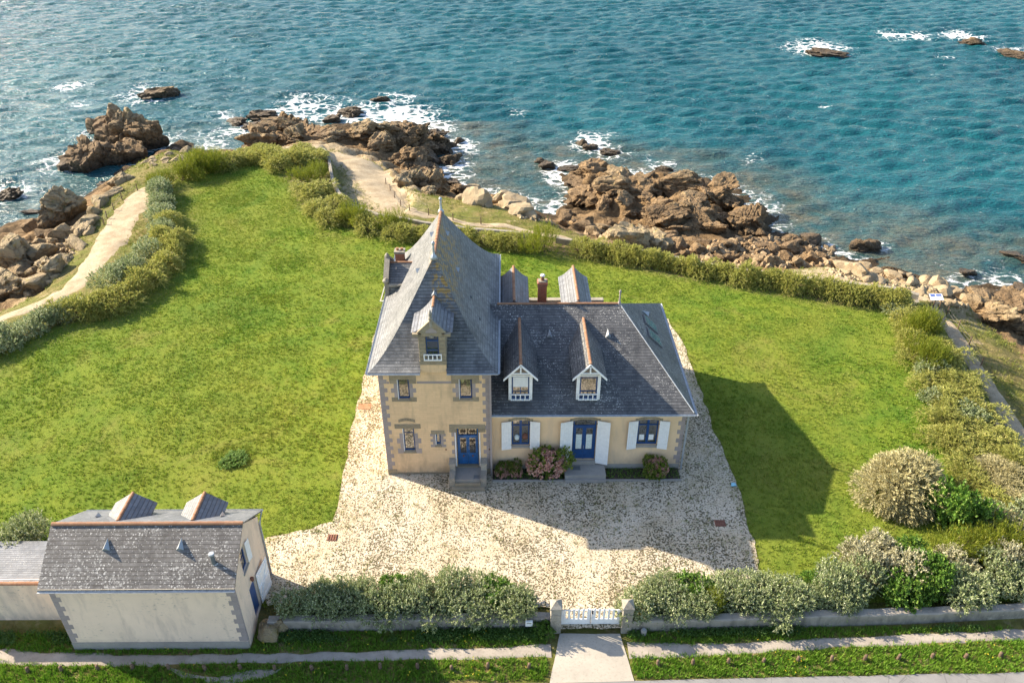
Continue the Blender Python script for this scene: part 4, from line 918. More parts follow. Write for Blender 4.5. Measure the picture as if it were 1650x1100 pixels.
for xc_ in (.57, 4.66):
    d = MB().box(xc_-.74, xc_+.74, 44.6, 48.5, 5.6, 7.62).prism([(xc_-.74, 48.3, 7.6), (xc_+.74, 48.3, 7.6), (xc_, 48.3, 8.3)], (0, .2, 0)).build('rear_dormer', 'wing_render', villa, 'slate hooded dormer on the sea side of the wing')
    sec2 = [(0, 8.42), (.35, 8.05), (.65, 7.76), (1.0, 7.56)]
    for s_ in (-1, 1):
        r = MB()
        for (xa, za), (xb, zb) in zip(sec2[:-1], sec2[1:]):
            q = [(xc_+s_*xa, 44.0, za), (xc_+s_*xb, 44.0+xb, zb), (xc_+s_*xb, 48.75, zb), (xc_+s_*xa, 48.75, za)]
            r.quad(*(q if s_ < 0 else q[::-1])); r.quad(*[(p[0], p[1], p[2]-.06) for p in (q[::-1] if s_ < 0 else q)])
        r.build('dormer_slope', 'slate_pale', d)
    ridge_tiles(d, (xc_, 48.75, 8.43), (xc_, 44.1, 8.43), .42, .10)
wch = MB().box(2.24, 2.84, 47.6, 48.15, 5.2, 7.55).build('chimney', 'brick_red', villa, 'slim red brick chimney with one clay pot on the wing'); MB().box(2.18, 2.90, 47.54, 48.21, 7.55, 7.72).build('chimney_cap', 'brick_red', wch); MB().box(2.26, 2.82, 47.62, 48.13, 7.72, 7.80).build('chimney_cap', 'old_stone', wch)
pot = MB().lathe((2.54, 47.88, 7.8), [(.13, 0), (.11, .3), (.12, .32)], 10).build('chimney_pot', 'terracotta', wch); MB().lathe((2.54, 47.88, 8.12), [(.16, 0), (.17, .07), (.1, .12)], 10).build('chimney_cowl', 'white_paint', wch)
for k in range(4): block(wroof, 'parapet_coping', 1.7+k*1.35, 1.7+(k+1)*1.35-.02, 49.75, 50.15, 4.72, 5.13, 'old_stone')

# ------------------------------------------------------------------ the outbuilding and its lean-to
barn = empty('outbuilding', (-17.0, 27.2, -.3)); tag(barn, 'pale rendered outbuilding with a lichen spotted slate roof beside the road wall', 'outbuilding')
BX0, BX1, BYF, BYB, BZ = -21.28, -12.66, 25.03, 29.42, -.35
bw = MB(); bw.quad((BX0, BYF, BZ), (BX1, BYF, BZ), (BX1, BYF, 4.3), (BX0, BYF, 4.3)); bw.quad((BX1, BYB, BZ), (BX0, BYB, BZ), (BX0, BYB, 4.3), (BX1, BYB, 4.3)); bw.quad((BX0, BYB, BZ), (BX0, BYF, BZ), (BX0, BYF, 4.3), (BX0, 27.22, 5.9), (BX0, BYB, 4.3))
# right gable with a window and a doorway
gy0, gy1 = BYF, BYB
def gq(y0, y1, z0, z1): bw.quad((BX1, y0, z0), (BX1, y1, z0), (BX1, y1, z1), (BX1, y0, z1))
gq(BYF, 26.5, BZ, 3.35); gq(26.5, 27.4, BZ, .02); gq(26.5, 27.4, 2.2, 3.35); gq(27.4, BYB, BZ, 3.35); gq(BYF, 26.4, 3.35, 4.3); gq(27.1, BYB, 3.35, 4.3); gq(26.4, 27.1, 3.35, 3.5)
bw.quad((BX1, BYF, 4.3), (BX1, 26.4, 4.3), (BX1, 26.4, 5.22)); bw.quad((BX1, 26.4, 4.8), (BX1, 27.1, 4.8), (BX1, 27.22, 5.9), (BX1, 26.4, 5.22)); bw.quad((BX1, 27.1, 4.3), (BX1, BYB, 4.3), (BX1, 27.22, 5.9), (BX1, 27.1, 4.8))
for (a, b, c, d) in ((26.5, 27.4, .02, 2.2), (26.4, 27.1, 3.5, 4.8)):
    x0, x1 = BX1-.22, BX1; bw.quad((x1, a, c), (x1, a, d), (x0, a, d), (x0, a, c)); bw.quad((x1, b, d), (x1, b, c), (x0, b, c), (x0, b, d)); bw.quad((x1, a, d), (x1, b, d), (x0, b, d), (x0, a, d)); bw.quad((x1, b, c), (x1, a, c), (x0, a, c), (x0, b, c))
bwall = bw.build('wall', 'barn_render', barn, 'weathered pale render with patches fallen off')
quoins(bwall, BX0, 1, BYF, .25, 4.2, .31, .42, .26, 'quoin_paint'); quoins(bwall, BX1, -1, BYF, .25, 4.2, .31, .42, .26, 'quoin_paint', start=1)
MB().box(BX0-.01, BX1+.01, BYF-.03, BYF+.05, BZ, .22).build('plinth', 'concrete', bwall)
bd = MB().box(BX1-.16, BX1-.1, 26.52, 27.38, .03, 2.18).build('barn_door', 'blue_paint', barn, 'dark blue inner door in the gable')
lf = MB(); w_ = 1.25
for k in range(6): lf.box(0, .03, k*w_/6+.004, (k+1)*w_/6-.004, .06, 2.16)
for zz in (.3, 1.12, 1.92): lf.box(.03, .055, .02, w_-.02, zz-.06, zz+.06)
lf.prism([(.03, .05, .4), (.03, .17, .4), (.03, w_-.05, 1.82), (.03, w_-.17, 1.82)], (.022, 0, 0))
an = R(-8); lf.v = [(BX1+.05+x*math.cos(an)-y*math.sin(an), 27.44+x*math.sin(an)+y*math.cos(an), z) for x, y, z in lf.v]; lf.build('open_door_leaf', 'white_paint', barn, 'white braced plank door leaf folded back against the gable')
bwin = MB().box(BX1-.14, BX1-.08, 26.4, 26.47, 3.5, 4.8).box(BX1-.14, BX1-.08, 27.03, 27.1, 3.5, 4.8).box(BX1-.138, BX1-.082, 26.47, 27.03, 3.5, 3.58).box(BX1-.138, BX1-.082, 26.47, 27.03, 4.72, 4.8).box(BX1-.136, BX1-.084, 26.47, 27.03, 4.1, 4.16).build('gable_window', 'blue_paint', barn)
MB().quad((BX1-.11, 26.47, 3.58), (BX1-.11, 27.03, 3.58), (BX1-.11, 27.03, 4.72), (BX1-.11, 26.47, 4.72)).build('pane', 'glass', bwin)
sm = MB()
for k in range(3): sm.box(0, .03, k*.12+.003, (k+1)*.12-.003, 3.5, 4.8)
an = R(-14); sm.v = [(BX1+.03+x*math.cos(an)-y*math.sin(an), 27.12+x*math.sin(an)+y*math.cos(an), z) for x, y, z in sm.v]; sm.build('shutter', 'white_paint', bwin)
block(bwin, 'sill', BX1-.1, BX1+.06, 26.34, 27.16, 3.38, 3.498, 'concrete'); MB().lathe((BX1+.1, 26.9, 2.55), [(.05, -.15), (.09, -.05), (.09, .08), (.02, .14)], 8).build('lantern', 'rust', barn)
RX0, RX1, RYF, RYB, RE, RR, RYM = -21.5, -12.47, 24.71, 29.74, 4.34, 6.02, 27.22
rf = MB(); rf.prism([(RX0, RYF, RE), (RX1, RYF, RE), (RX1, RYM, RR), (RX0, RYM, RR)], (0, 0, .08)); broof = rf.build('roof', 'slate_barn', barn)
rb = MB(); rb.prism([(RX0, RYM, RR), (RX1, RYM, RR), (RX1, RYB, RE), (RX0, RYB, RE)], (0, 0, .08)); rb.build('rear_slope', 'slate_pale', broof)
ridge_tiles(broof, (RX0+.02, RYM, RR+.07), (RX1-.02, RYM, RR+.07), .40, .12)
gutter(broof, (RX0, RYF-.06, RE+.02), (RX1, RYF-.06, RE+.02)); gutter(broof, (RX1, RYB+.06, RE+.02), (RX0, RYB+.06, RE+.02))
MB().box(RX0+.05, RX1-.05, RYF+.02, BYF, RE-.06, RE+.0).build('eaves_board', 'old_stone', broof); MB().box(RX0, RX1, RYF-.012, RYF+.1, RE+.082, RE+.10).build('eaves_flashing', 'old_stone', broof)
for x in (-18.69, -15.24): vent(broof, (x, 26.2, RE+.0+(26.2-RYF)*.669+.06), (0, -1, 0), s=.34)
for x in (-20.1, -14.0): vent(broof, (x, 28.6, RR-(28.6-RYM)*.667+.09), (0, 1, 0), s=.24)
MB().tube([(-13.58, 25.7, 4.9), (-13.58, 25.7, 5.62)], .10, 10).build('flue_pipe', 'grey_plastic', broof); MB().lathe((-13.58, 25.7, 5.6), [(.13, 0), (.14, .08), (.12, .1)], 10).build('flue_cowl', 'zinc', broof)
MB().box(RX1-.03, RX1+.01, RYF, RYF+.02, 1, 1.01)
for xc_ in (-18.66, -15.08):
    d = MB().box(xc_-.78, xc_+.78, 28.2, 29.40, 4.2, 5.12).prism([(xc_-.78, 29.2, 5.1), (xc_+.78, 29.2, 5.1), (xc_, 29.2, 5.6)], (0, .2, 0)).build('rear_dormer', 'barn_render', broof)
    for s_ in (-1, 1):
        q = [(xc_, 27.66, 5.74), (xc_+s_*1.05, 28.75, 5.03), (xc_+s_*1.05, 29.62, 5.03), (xc_, 29.62, 5.74)]
        r = MB(); r.prism(q if s_ < 0 else q[::-1], (0, 0, .06)); r.build('dormer_slope', 'slate_pale', broof)
    ridge_tiles(broof, (xc_, 27.7, 5.79), (xc_, 29.62, 5.79), .40, .09)
MB().tube([(RX1-.05, RYB+.02, RE), (BX1+.06, BYB-.06, RE-.5), (BX1+.06, BYB-.06, BZ+.3)], .05, 8).build('downpipe', 'zinc', barn)
# lean-to
lean = empty('lean_to', (-24.4, 28.2, -.3)); tag(lean, 'low cream lean-to with a lichen covered slate roof against the outbuilding', 'shed')
LX0, LX1, LY0, LY1 = -28.5, -21.30, 26.62, 30.1
lm = MB().box(LX0, LX1, LY0, LY0+.3, BZ, 2.62).box(LX0, LX1, LY1-.3, LY1, BZ, 1.55).box(LX0, LX0+.3, LY0+.3, LY1-.3, BZ, 1.6); lm.build('wall', 'barn_render', lean)
lr_ = MB(); lr_.prism([(LX0-.1, LY0-.08, 2.64), (LX1-.01, LY0-.08, 2.64), (LX1-.01, LY1+.25, 1.52), (LX0-.1, LY1+.25, 1.52)], (0, 0, .08)); lro = lr_.build('roof', 'slate_pale', lean)
ridge_tiles(lro, (LX0-.1, LY0-.06, 2.72), (LX1-.02, LY0-.06, 2.72), .42, .12)

# ------------------------------------------------------------------ garden walls, gate, street side
def wall_along(name, pts, zb, zt, th, mat, label, seed=0, step=.45, cat='wall', cap=None):
    P = [Vector((p[0], p[1], 0)) for p in pts]; S = []
    for a, b in zip(P[:-1], P[1:]):
        m = max(1, int((b-a).length/step)); S += [a.lerp(b, j/m) for j in range(m)]
    S.append(P[-1]); V = []; n = len(S)
    for i, p in enumerate(S):
        d = S[min(i+1, n-1)]-S[max(i-1, 0)]; nn = Vector((-d.y, d.x, 0)).normalized()
        jt = .05*float(vnoise(np.array([p.x*1.7]), np.array([p.y*1.7]), s=seed)[0]); jw = .03*float(vnoise(np.array([p.x*2.7]), np.array([p.y*2.1]), s=seed+5)[0])
        z1 = zt if not callable(zt) else zt(i/(n-1))
        for (o_, z) in ((-th/2, zb), (-th/2+.02+jw, z1-.05+jt), (-th/2+.07, z1+jt), (th/2-.07, z1+jt*1.3), (th/2-.02, z1-.05+jt), (th/2, zb)):
            q = p+nn*o_; V.append((q.x, q.y, z))
    mb = MB(); mb.v = V
    for i in range(n-1):
        for k in range(5): mb.f.append((i*6+k, i*6+k+1, i*6+7+k, i*6+6+k))
    mb.f.append(tuple(range(5, -1, -1))); mb.f.append(tuple((n-1)*6+k for k in range(6)))
    # faces point outwards
    me_o = mb.build(name, mat); me_o.data.flip_normals(); tag(me_o, label, cat); return me_o
wall_along('garden_wall', [(-11.95, 26.2), (-6, 26.24), (2.2, 26.3)], -.4, .42, .50, 'wall_render', 'grey rendered garden wall between the outbuilding and the gate', 3)
wall_along('garden_wall', [(6.27, 26.06), (14, 26.25), (20, 26.42), (27, 26.68), (40, 27.2)], -.4, .42, .50, 'wall_render', 'long grey garden wall running on from the gate beneath the silver hedge', 7)
wall_along('boundary_wall', [(p.x, p.y) for p in right_wall], -1.3, .16, .40, 'rubble', 'low stone wall between the bushy border and the sunken path', 11)
coast_wall_pts = [(p.x, p.y) for p in GL([(896, 391), (960, 401), (1050, 415), (1150, 436), (1250, 450), (1350, 463), (1440, 474), (1478, 484)])]
wall_along('coast_wall', coast_wall_pts, -.6, .62, .40, 'old_stone', 'low dry stone wall behind the long clipped hedge facing the sea', 13)
bay_pts = [(p.x, p.y) for p in GL([(522, 243), (530, 258), (533, 275), (536, 292), (545, 312), (562, 332)])]
wall_along('terrace_wall', bay_pts, -1.6, .35, .40, 'old_stone', 'curved stone terrace wall above the sandy bend of the path', 15)
wall_along('garden_wall', [(p.x, p.y) for p in GL([(566, 334), (610, 349), (680, 361), (760, 372), (850, 380)])], -.5, .35, .36, 'old_stone', 'short stone wall behind the hedge at the back of the tower', 17)

def pillar(x0, x1, y0, y1, label):
    p = empty('gate_pillar', ((x0+x1)/2, (y0+y1)/2, -.35)); tag(p, label, 'gate pillar', 'gate pillars')
    zs = [-.4, .12, .62, 1.08, 1.46]
    for i in range(4): block(p, 'stone_block', x0+(.015 if i % 2 else 0), x1-(.0 if i % 2 else .012), y0+(.01 if i % 2 else 0), y1, zs[i]+.006, zs[i+1]-.006, 'old_stone')
    MB().box(x0+.03, x1-.03, y0+.03, y1-.03, -.4, 1.46).build('mortar', 'concrete', p)
    c = MB(); a, b, cc, d = x0-.03, x1+.03, y0-.03, y1+.03; c.box(a, b, cc, d, 1.462, 1.56); m = ((a+b)/2, (cc+d)/2, 1.84)
    for q in (((a, cc), (b, cc)), ((b, cc), (b, d)), ((b, d), (a, d)), ((a, d), (a, cc))): c.quad((*q[0], 1.561), (*q[1], 1.561), m)
    c.build('cap', 'old_stone', p, bevel=0)
pillar(2.20, 2.74, 25.76, 26.34, 'square granite gate pillar with pyramid cap beside the letterbox')
pillar(5.77, 6.29, 25.74, 26.32, 'square granite gate pillar with pyramid cap half hidden by silver shrubs')
gate = empty('garden_gate', (4.25, 26.1, -.3)); tag(gate, 'white slatted double gate closing the drive', 'gate')
for sd, (a, b) in ((0, (2.76, 4.245)), (1, (4.265, 5.75))):
    lf = MB().box(a, b, 26.06, 26.10, -.18, .42).box(a, a+.09, 26.055, 26.105, -.18, 1.1).box(b-.09, b, 26.055, 26.105, -.18, 1.14).box(a+.09, b-.09, 26.1, 26.13, .98, 1.05)
    lf.build('gate_leaf', 'white_paint', gate)
    for k in range(6):
        x = a+.15+(b-a-.30)*k/5; t = (x-4.255)/1.5; zt = 1.24-.10*t*t
        MB().prism([(x-.055, 26.035, .40), (x+.055, 26.035, .40), (x+.055, 26.035, zt-.06), (x+.03, 26.035, zt), (x-.03, 26.035, zt), (x-.055, 26.035, zt-.06)], (0, .024, 0)).build('slat', 'white_paint', gate)
MB().box(4.27, 4.33, 26.0, 26.05, .86, 1.06).build('latch', 'iron', gate); MB().tube([(4.22, 26.02, -.2), (4.22, 26.02, .9)], .014, 6).build('drop_bolt', 'zinc', gate)
lb = MB().box(.96, 1.32, 25.84, 25.96, .14, .50); o = lb.build('letterbox', 'white_paint', bevel=.012); tag(o, 'small white letterbox set in the garden wall', 'letterbox'); MB().box(1.02, 1.26, 25.83, 25.845, .38, .41).build('slot', 'iron', o)
o = MB().lathe((6.9, 25.70, -.3), [(.16, -.05), (.16, .28), (.12, .33), (.05, .35)], 10).build('water_meter', 'concrete'); tag(o, 'stubby round concrete marker at the foot of the garden wall', 'marker')
MB().lathe((6.9, 25.70, .05), [(.09, 0), (.09, .03)], 8).build('lid', 'zinc', o)

# kerbed flower beds and yard details
for a, b in ((-.80, 3.58), (6.16, 10.75)):
    o = MB().box(a, b, 36.52, 37.53, -.02, .10).build('flower_bed', 'soil'); tag(o, kind='structure')
    o = MB().box(a-.02, b+.02, 36.42, 36.52, -.02, .14).build('bed_kerb', 'concrete'); tag(o, kind='structure')
def cover(name, x, y, w, h, mat, label, cat, bars=0):
    e = MB().box(x-w/2, x+w/2, y-h/2, y+h/2, .02, .06).build(name, mat, bevel=.01); tag(e, label, cat)
    for k in range(bars): xx = x-w/2+w*(k+.5)/bars; MB().box(xx-.03, xx+.03, y-h/2+.05, y+h/2-.05, .061, .085).build('bar', mat, e)
cover('inspection_cover', -9.73, 44.0, .85, .62, 'terracotta', 'square terracotta inspection slab at the lawn edge beside the tower', 'manhole cover')
cover('drain_grate', 12.36, 32.9, .62, .5, 'rust', 'rusty barred drain grate in the shaded gravel', 'drain grate', 5)
cover('drain_grate', -9.8, 31.95, .55, .5, 'rust', 'rusty barred drain grate at the sunlit gravel corner near the outbuilding', 'drain grate', 4)
o = MB().prism([(13.70, 35.9, .06), (14.05, 35.92, .07), (14.0, 36.16, .10), (13.78, 36.2, .06)], (0, 0, .05)).build('plastic_sheet', 'blue_plastic', bevel=.01); tag(o, 'scrap of pale blue plastic on the gravel edge', 'litter')

bol = MB().lathe((0, 0, 0), [(.085, -.1), (.09, .05), (.082, .3), (.07, .36), (.03, .385)], 9).build('bollard', 'wood_post'); tag(bol, 'stubby wooden bollard in the grass verge along the road', 'bollard', 'bollards along the road verge')
BP = [(45, 1077), (100, 1076), (158, 1074), (214, 1073), (273, 1073), (331, 1074), (388, 1073), (443, 1074), (503, 1074), (559, 1074), (613, 1072), (673, 1072), (728, 1074), (786, 1071), (852, 1071), (1060, 1067), (1116, 1066), (1173, 1064), (1230, 1062), (1285, 1060.5), (1340, 1060), (1393, 1058), (1447, 1057), (1501, 1056), (1555, 1055), (1611, 1053)]
for i, (x, y) in enumerate(BP):
    b = bol if i == 0 else bol.copy()
    if i: COL.objects.link(b)
    p = G(x, y+4, -.3); b.location = (p.x, p.y, -.32); b.rotation_euler = (random.uniform(-.09, .09), random.uniform(-.09, .09), random.random()*6); b.scale = (1, 1, random.uniform(.85, 1.15))
# rope fences along the coast path
def fence(pxs, label, h=.85):
    ps = [on_ground(*p) for p in pxs]; e = empty('path_fence', ps[0]); tag(e, label, 'fence')
    for p in ps: MB().tube([(p.x, p.y, p.z-.2), (p.x, p.y, p.z+h)], .055, 7, .045).build('post', 'wood_post', e)
    for f in (.45, .8):
        w = MB()
        for a, b in zip(ps[:-1], ps[1:]):
            w.tube([a.lerp(b, t)+Vector((0, 0, h*f-.10*math.sin(math.pi*t))) for t in (0, .25, .5, .75, 1)], .014, 5)
        w.build('wire', 'cable', e)
fence([(168, 362), (173, 352), (184, 339), (197, 322), (222, 308)], 'wire fence with dark posts along the left coast path')
fence([(622, 298), (629, 308), (636, 320), (646, 334), (660, 341), (691, 348), (730, 356), (775, 362)], 'wire fence with dark posts along the sandy path behind the tower')
fence([(1513, 497), (1525, 508), (1543, 530), (1561, 556), (1580, 590)], 'low wire fence with dark posts beside the sunken path')
p = on_ground(1503, 496); sg_ = empty('information_sign', p); tag(sg_, 'white information panel on a post at the bend of the coast path', 'sign')
MB().tube([p-Vector((0, 0, .2)), p+Vector((0, 0, 1.0))], .05, 8).build('post', 'wood_post', sg_)
pn = MB().prism([(p.x-.55, p.y-.30, p.z+.88), (p.x+.55, p.y-.30, p.z+.88), (p.x+.55, p.y+.30, p.z+1.16), (p.x-.55, p.y+.30, p.z+1.16)], (0, -.01, .03)).build('panel', 'sign_face', sg_)
for (u0, u1, v0, v1, mt) in ((-.48, -.1, .55, .92, 'sign_ink'), (0.0, .45, .62, .9, 'sign_ink'), (0.0, .48, .15, .45, 'curtain')):
    def pt(u, v): return (p.x+u, p.y-.30+.6*v-.012, p.z+.88+.28*v+.036)
    MB().quad(pt(u0, v0), pt(u1, v0), pt(u1, v1), pt(u0, v1)).build('print', mt, pn)

# ------------------------------------------------------------------ rocks
def ico(sub):
    bm = bmesh.new(); bmesh.ops.create_icosphere(bm, subdivisions=sub, radius=1); V = np.array([v.co[:] for v in bm.verts]); T = np.array([[v.index for v in f.verts] for f in bm.faces]); bm.free(); return V, T
ICO = {s: ico(s) for s in (1, 2, 3, 4, 5)}
def unit0(a): return a/(np.linalg.norm(a, axis=-1, keepdims=True)+1e-9)
def rock_shape(seed, sub, planes=12, amp=.06, p=30, cracks=1.0):
    r = np.random.default_rng(seed); D, T = ICO[sub]; n = r.normal(size=(planes, 3)); n /= np.linalg.norm(n, axis=1)[:, None]; d = r.uniform(.55, 1.0, planes)
    s = np.clip(D@n.T, 0, None)/d; rad = 1/np.power((s**p).sum(1)+1e-9, 1/p); rad = np.clip(rad, .4, 1.3)
    q = D*rad[:, None]
    ax = n[0]; lay = q@ax
    f = fbm(q[:, 0]*2+seed, q[:, 1]*2, q[:, 2]*2, 4, seed % 97)*amp
    # a joint set: sharp grooves across the block
    g = -.085*cracks*np.exp(-((np.abs(((lay*2.6+.35*fbm(q[:, 0]*1.5, q[:, 1]*1.5, q[:, 2]*1.5, 2, 5)) % 1)-.5)-.0)/.07)**2)
    f2 = (1-np.abs(fbm(q[:, 0]*3.3+9, q[:, 1]*3.3, q[:, 2]*3.3+seed, 3, 7)))*amp*.5
    if cracks > .5:
        # blocky joints: each cell of the surface sits at its own depth
        c2 = unit0(r.normal(size=(70, 3)))*r.uniform(.7, 1.0, (70, 1)); w = q+.10*np.column_stack([fbm(q[:, 0]*4, q[:, 1]*4, q[:, 2]*4, 2, s_) for s_ in (1, 2, 3)])
        w = w*np.array([1.0, 1.0, 1.5]); dd = np.linalg.norm(w[:, None]-c2[None], axis=2); o_ = np.sort(dd, 1); off = r.uniform(-.27, .09, 70)[dd.argmin(1)]
        f = f+off-.06*np.exp(-((o_[:, 1]-o_[:, 0])/.035)**2)
    return q*(1+f+g-f2)[:, None], T
ROCK = {}
for k in range(9): ROCK['big', k] = mesh_np('rock_mesh', *rock_shape(100+k, 5 if k < 4 else 4, 9+k % 5), 'rock', False)
for k in range(8): ROCK['mid', k] = mesh_np('rock_mesh', *rock_shape(200+k, 3, 9+k % 4, .05, cracks=.4), 'rock', False)
def rock(loc, size, kind='mid', label='', group=None, rot=None, name='rock', cat='rock', k=None, pale=False):
    nk = 9 if kind == 'big' else 8; k = random.randrange(nk) if k is None else k
    o = bpy.data.objects.new(name, ROCK[kind, k % nk]); COL.objects.link(o); o.location = loc; o.scale = size
    o.rotation_euler = rot or (random.uniform(-.35, .35), random.uniform(-.35, .35), random.uniform(0, 6.28))
    if pale: o.material_slots[0].link = 'OBJECT'; o.material_slots[0].material = M['rock_pale']
    return tag(o, label, cat, group)
def inside_px(poly, x, y):
    ins = False
    for (ax, ay), (bx, by) in zip(poly, poly[1:]+poly[:1]):
        if (ay > y) != (by > y) and x < (bx-ax)*(y-ay)/(by-ay)+ax: ins = not ins
    return ins
def scatter(poly, n, smin, smax, kind, label, group, sink=.25, flat=(.6, .95), mind=0.0, zmax=None, lift=0.0, name='rock', pale=False):
    xs, ys = [p[0] for p in poly], [p[1] for p in poly]; got = []; tries = 0
    while len(got) < n and tries < n*60:
        tries += 1; x, y = random.uniform(min(xs), max(xs)), random.uniform(min(ys), max(ys))
        if not inside_px(poly, x, y): continue
        p = on_ground(x, y); s = smin+(smax-smin)*random.random()**1.8
        if any((p-q).length < mind*(s+s2)*.5 for q, s2 in got): continue
        got.append((p, s)); h = s*random.uniform(*flat)
        rock(p+Vector((0, 0, h*(.5-sink)+lift)), (s*random.uniform(.8, 1.3), s*random.uniform(.7, 1.1), h), kind, label(p) if callable(label) else label, group(p) if callable(group) else group, name=name, cat=name, pale=pale)
cr_a, cr_b = G(1000, 330, -4), G(1130, 340, -4)
def sector(p): return 0 if p.x < cr_a.x-1 else (1 if p.x < cr_b.x else 2)
def L1(p): return ['jagged brown rock at the surf washed end of the large outcrop near the cove', 'jagged brown rock in the thick middle of the large outcrop', 'jagged brown rock at the low end of the large outcrop toward the open bay'][sector(p)]
def G1(p): return ['outcrop rocks near the cove', 'outcrop rocks in the middle', 'outcrop rocks toward the open bay'][sector(p)]
scatter([(905, 275), (930, 262), (1000, 282), (1060, 292), (1130, 290), (1190, 312), (1240, 340), (1245, 368), (1180, 375), (1090, 372), (1000, 352), (950, 330), (920, 305)], 66, .95, 2.8, 'big', L1, G1, .32, (.32, .6), .48)
L2 = 'tumbled brown boulder on the beach between the outcrop and the cliff grass'
scatter([(895, 345), (960, 345), (1060, 378), (1160, 385), (1250, 378), (1330, 395), (1340, 412), (1290, 425), (1200, 428), (1110, 412), (1040, 400), (950, 378), (905, 362)], 78, .45, 1.2, 'mid', L2, 'boulders on the beach', .18, (.6, .95), .62, name='boulder')
L3 = 'tan ribbed rock at the tip of the headland'
scatter([(392, 240), (402, 222), (440, 205), (490, 200), (510, 215), (505, 230), (450, 235)], 18, 1.1, 2.4, 'big', L3, 'tan rocks at the headland tip', .28, (.5, .9), .5, lift=.2)
L4 = 'dark wet rock in the surf below the sandy headland'
scatter([(515, 218), (600, 203), (680, 205), (715, 218), (705, 240), (640, 242), (600, 238), (530, 228)], 36, .95, 2.1, 'big', L4, 'dark rocks in the headland surf', .28, (.45, .8), .5)
L5 = 'brown rock slab of the cove beside the sandy path'
scatter([(625, 262), (650, 248), (690, 262), (712, 295), (705, 315), (670, 308), (645, 298)], 22, 1.0, 2.0, 'big', L5, 'rocks of the cove', .2, (.6, .95), .5)
L6 = 'pale lichen crusted rock on the grassy shore edge by the bend of the path'
scatter([(1335, 430), (1400, 428), (1500, 452), (1560, 480), (1540, 492), (1470, 470), (1400, 452)], 24, .55, 1.3, 'mid', L6, 'pale rocks on the shore edge', .2, (.45, .8), .55, pale=True)
L7 = 'reddish brown rock shelf below the sunken path'
scatter([(1570, 490), (1650, 480), (1650, 545), (1610, 520)], 14, 1.2, 2.4, 'big', L7, 'reddish rocks below the sunken path', .3, (.4, .7), .5)
L8 = 'brown boulder on the cove of cobbles beside the left coast path'
scatter([(0, 385), (60, 365), (110, 372), (118, 400), (95, 440), (40, 475), (0, 490)], 24, .6, 1.7, 'mid', L8, 'boulders in the left cove', .2, (.6, 1.0), .6, name='boulder')
L9 = 'weathered rock in the cliff under the left coast path'
scatter([(120, 395), (150, 340), (175, 305), (205, 280), (215, 290), (180, 320), (150, 365), (135, 400)], 12, .8, 1.5, 'mid', L9, 'rocks in the left cliff', .3, (.6, 1.0), .6)
scatter([(230, 262), (290, 238), (310, 243), (290, 258), (250, 272)], 12, .5, 1.2, 'mid', 'low grey rock on the bare point left of the headland', 'rocks on the bare point', .35, (.4, .7), .6)
scatter([(760, 308), (800, 320), (870, 345), (850, 352), (790, 335), (740, 322)], 14, .8, 1.8, 'mid', 'pale cliff rock between the cove and the boulder beach', 'pale cliff rocks', .2, (.6, 1.0), .5, pale=True)
# rocks one would name on their own
def single(px, py, size, label, kind='big', lift=.2, name='rock', cat='rock', rot=None, k=None, z=None):
    p = on_ground(px, py) if z is None else G(px, py, z); return rock(p+Vector((0, 0, size[2]*lift)), size, kind, label, None, rot, name, cat, k)
single(106, 356, (3.0, 2.4, 3.0), 'huge rounded boulder standing alone above the cobble cove', k=0, lift=.45)
single(30, 432, (3.4, 2.8, 2.8), 'large cracked tan rock at the edge of the left cove', k=1, lift=.35)
single(12, 470, (2.4, 2.0, 2.0), 'squat tan rock at the foot of the left cove', k=2, lift=.3)
single(78, 430, (1.3, .9, .9), 'pale square boulder on the left cove cobbles', k=5, lift=.3)
for i, (px, py, s) in enumerate([(205, 236, (4.0, 3.0, 4.0)), (186, 226, (3.0, 2.2, 3.0)), (230, 238, (3.2, 2.2, 4.4)), (172, 218, (2.4, 1.8, 2.2)), (218, 252, (3.0, 1.8, 2.6)), (198, 224, (2.4, 2.0, 3.6))]):
    single(px, py, s, 'tall dark spire of the sea stack off the left shore', lift=.35, z=SEA, k=[1, 5, 3, 7, 4, 8][i])['group'] = 'spires of the sea stack'
for i, (px, py, s) in enumerate([(150, 268, (2.8, 2.2, 3.2)), (170, 262, (2.4, 2.0, 2.8)), (128, 270, (2.2, 1.8, 2.2)), (193, 262, (2.3, 1.8, 2.4)), (140, 275, (1.6, 1.4, 1.4))]):
    single(px, py, s, 'dark block of the lower sea stack nearer the coast path', lift=.3, z=SEA, k=i+3)['group'] = 'blocks of the lower sea stack'
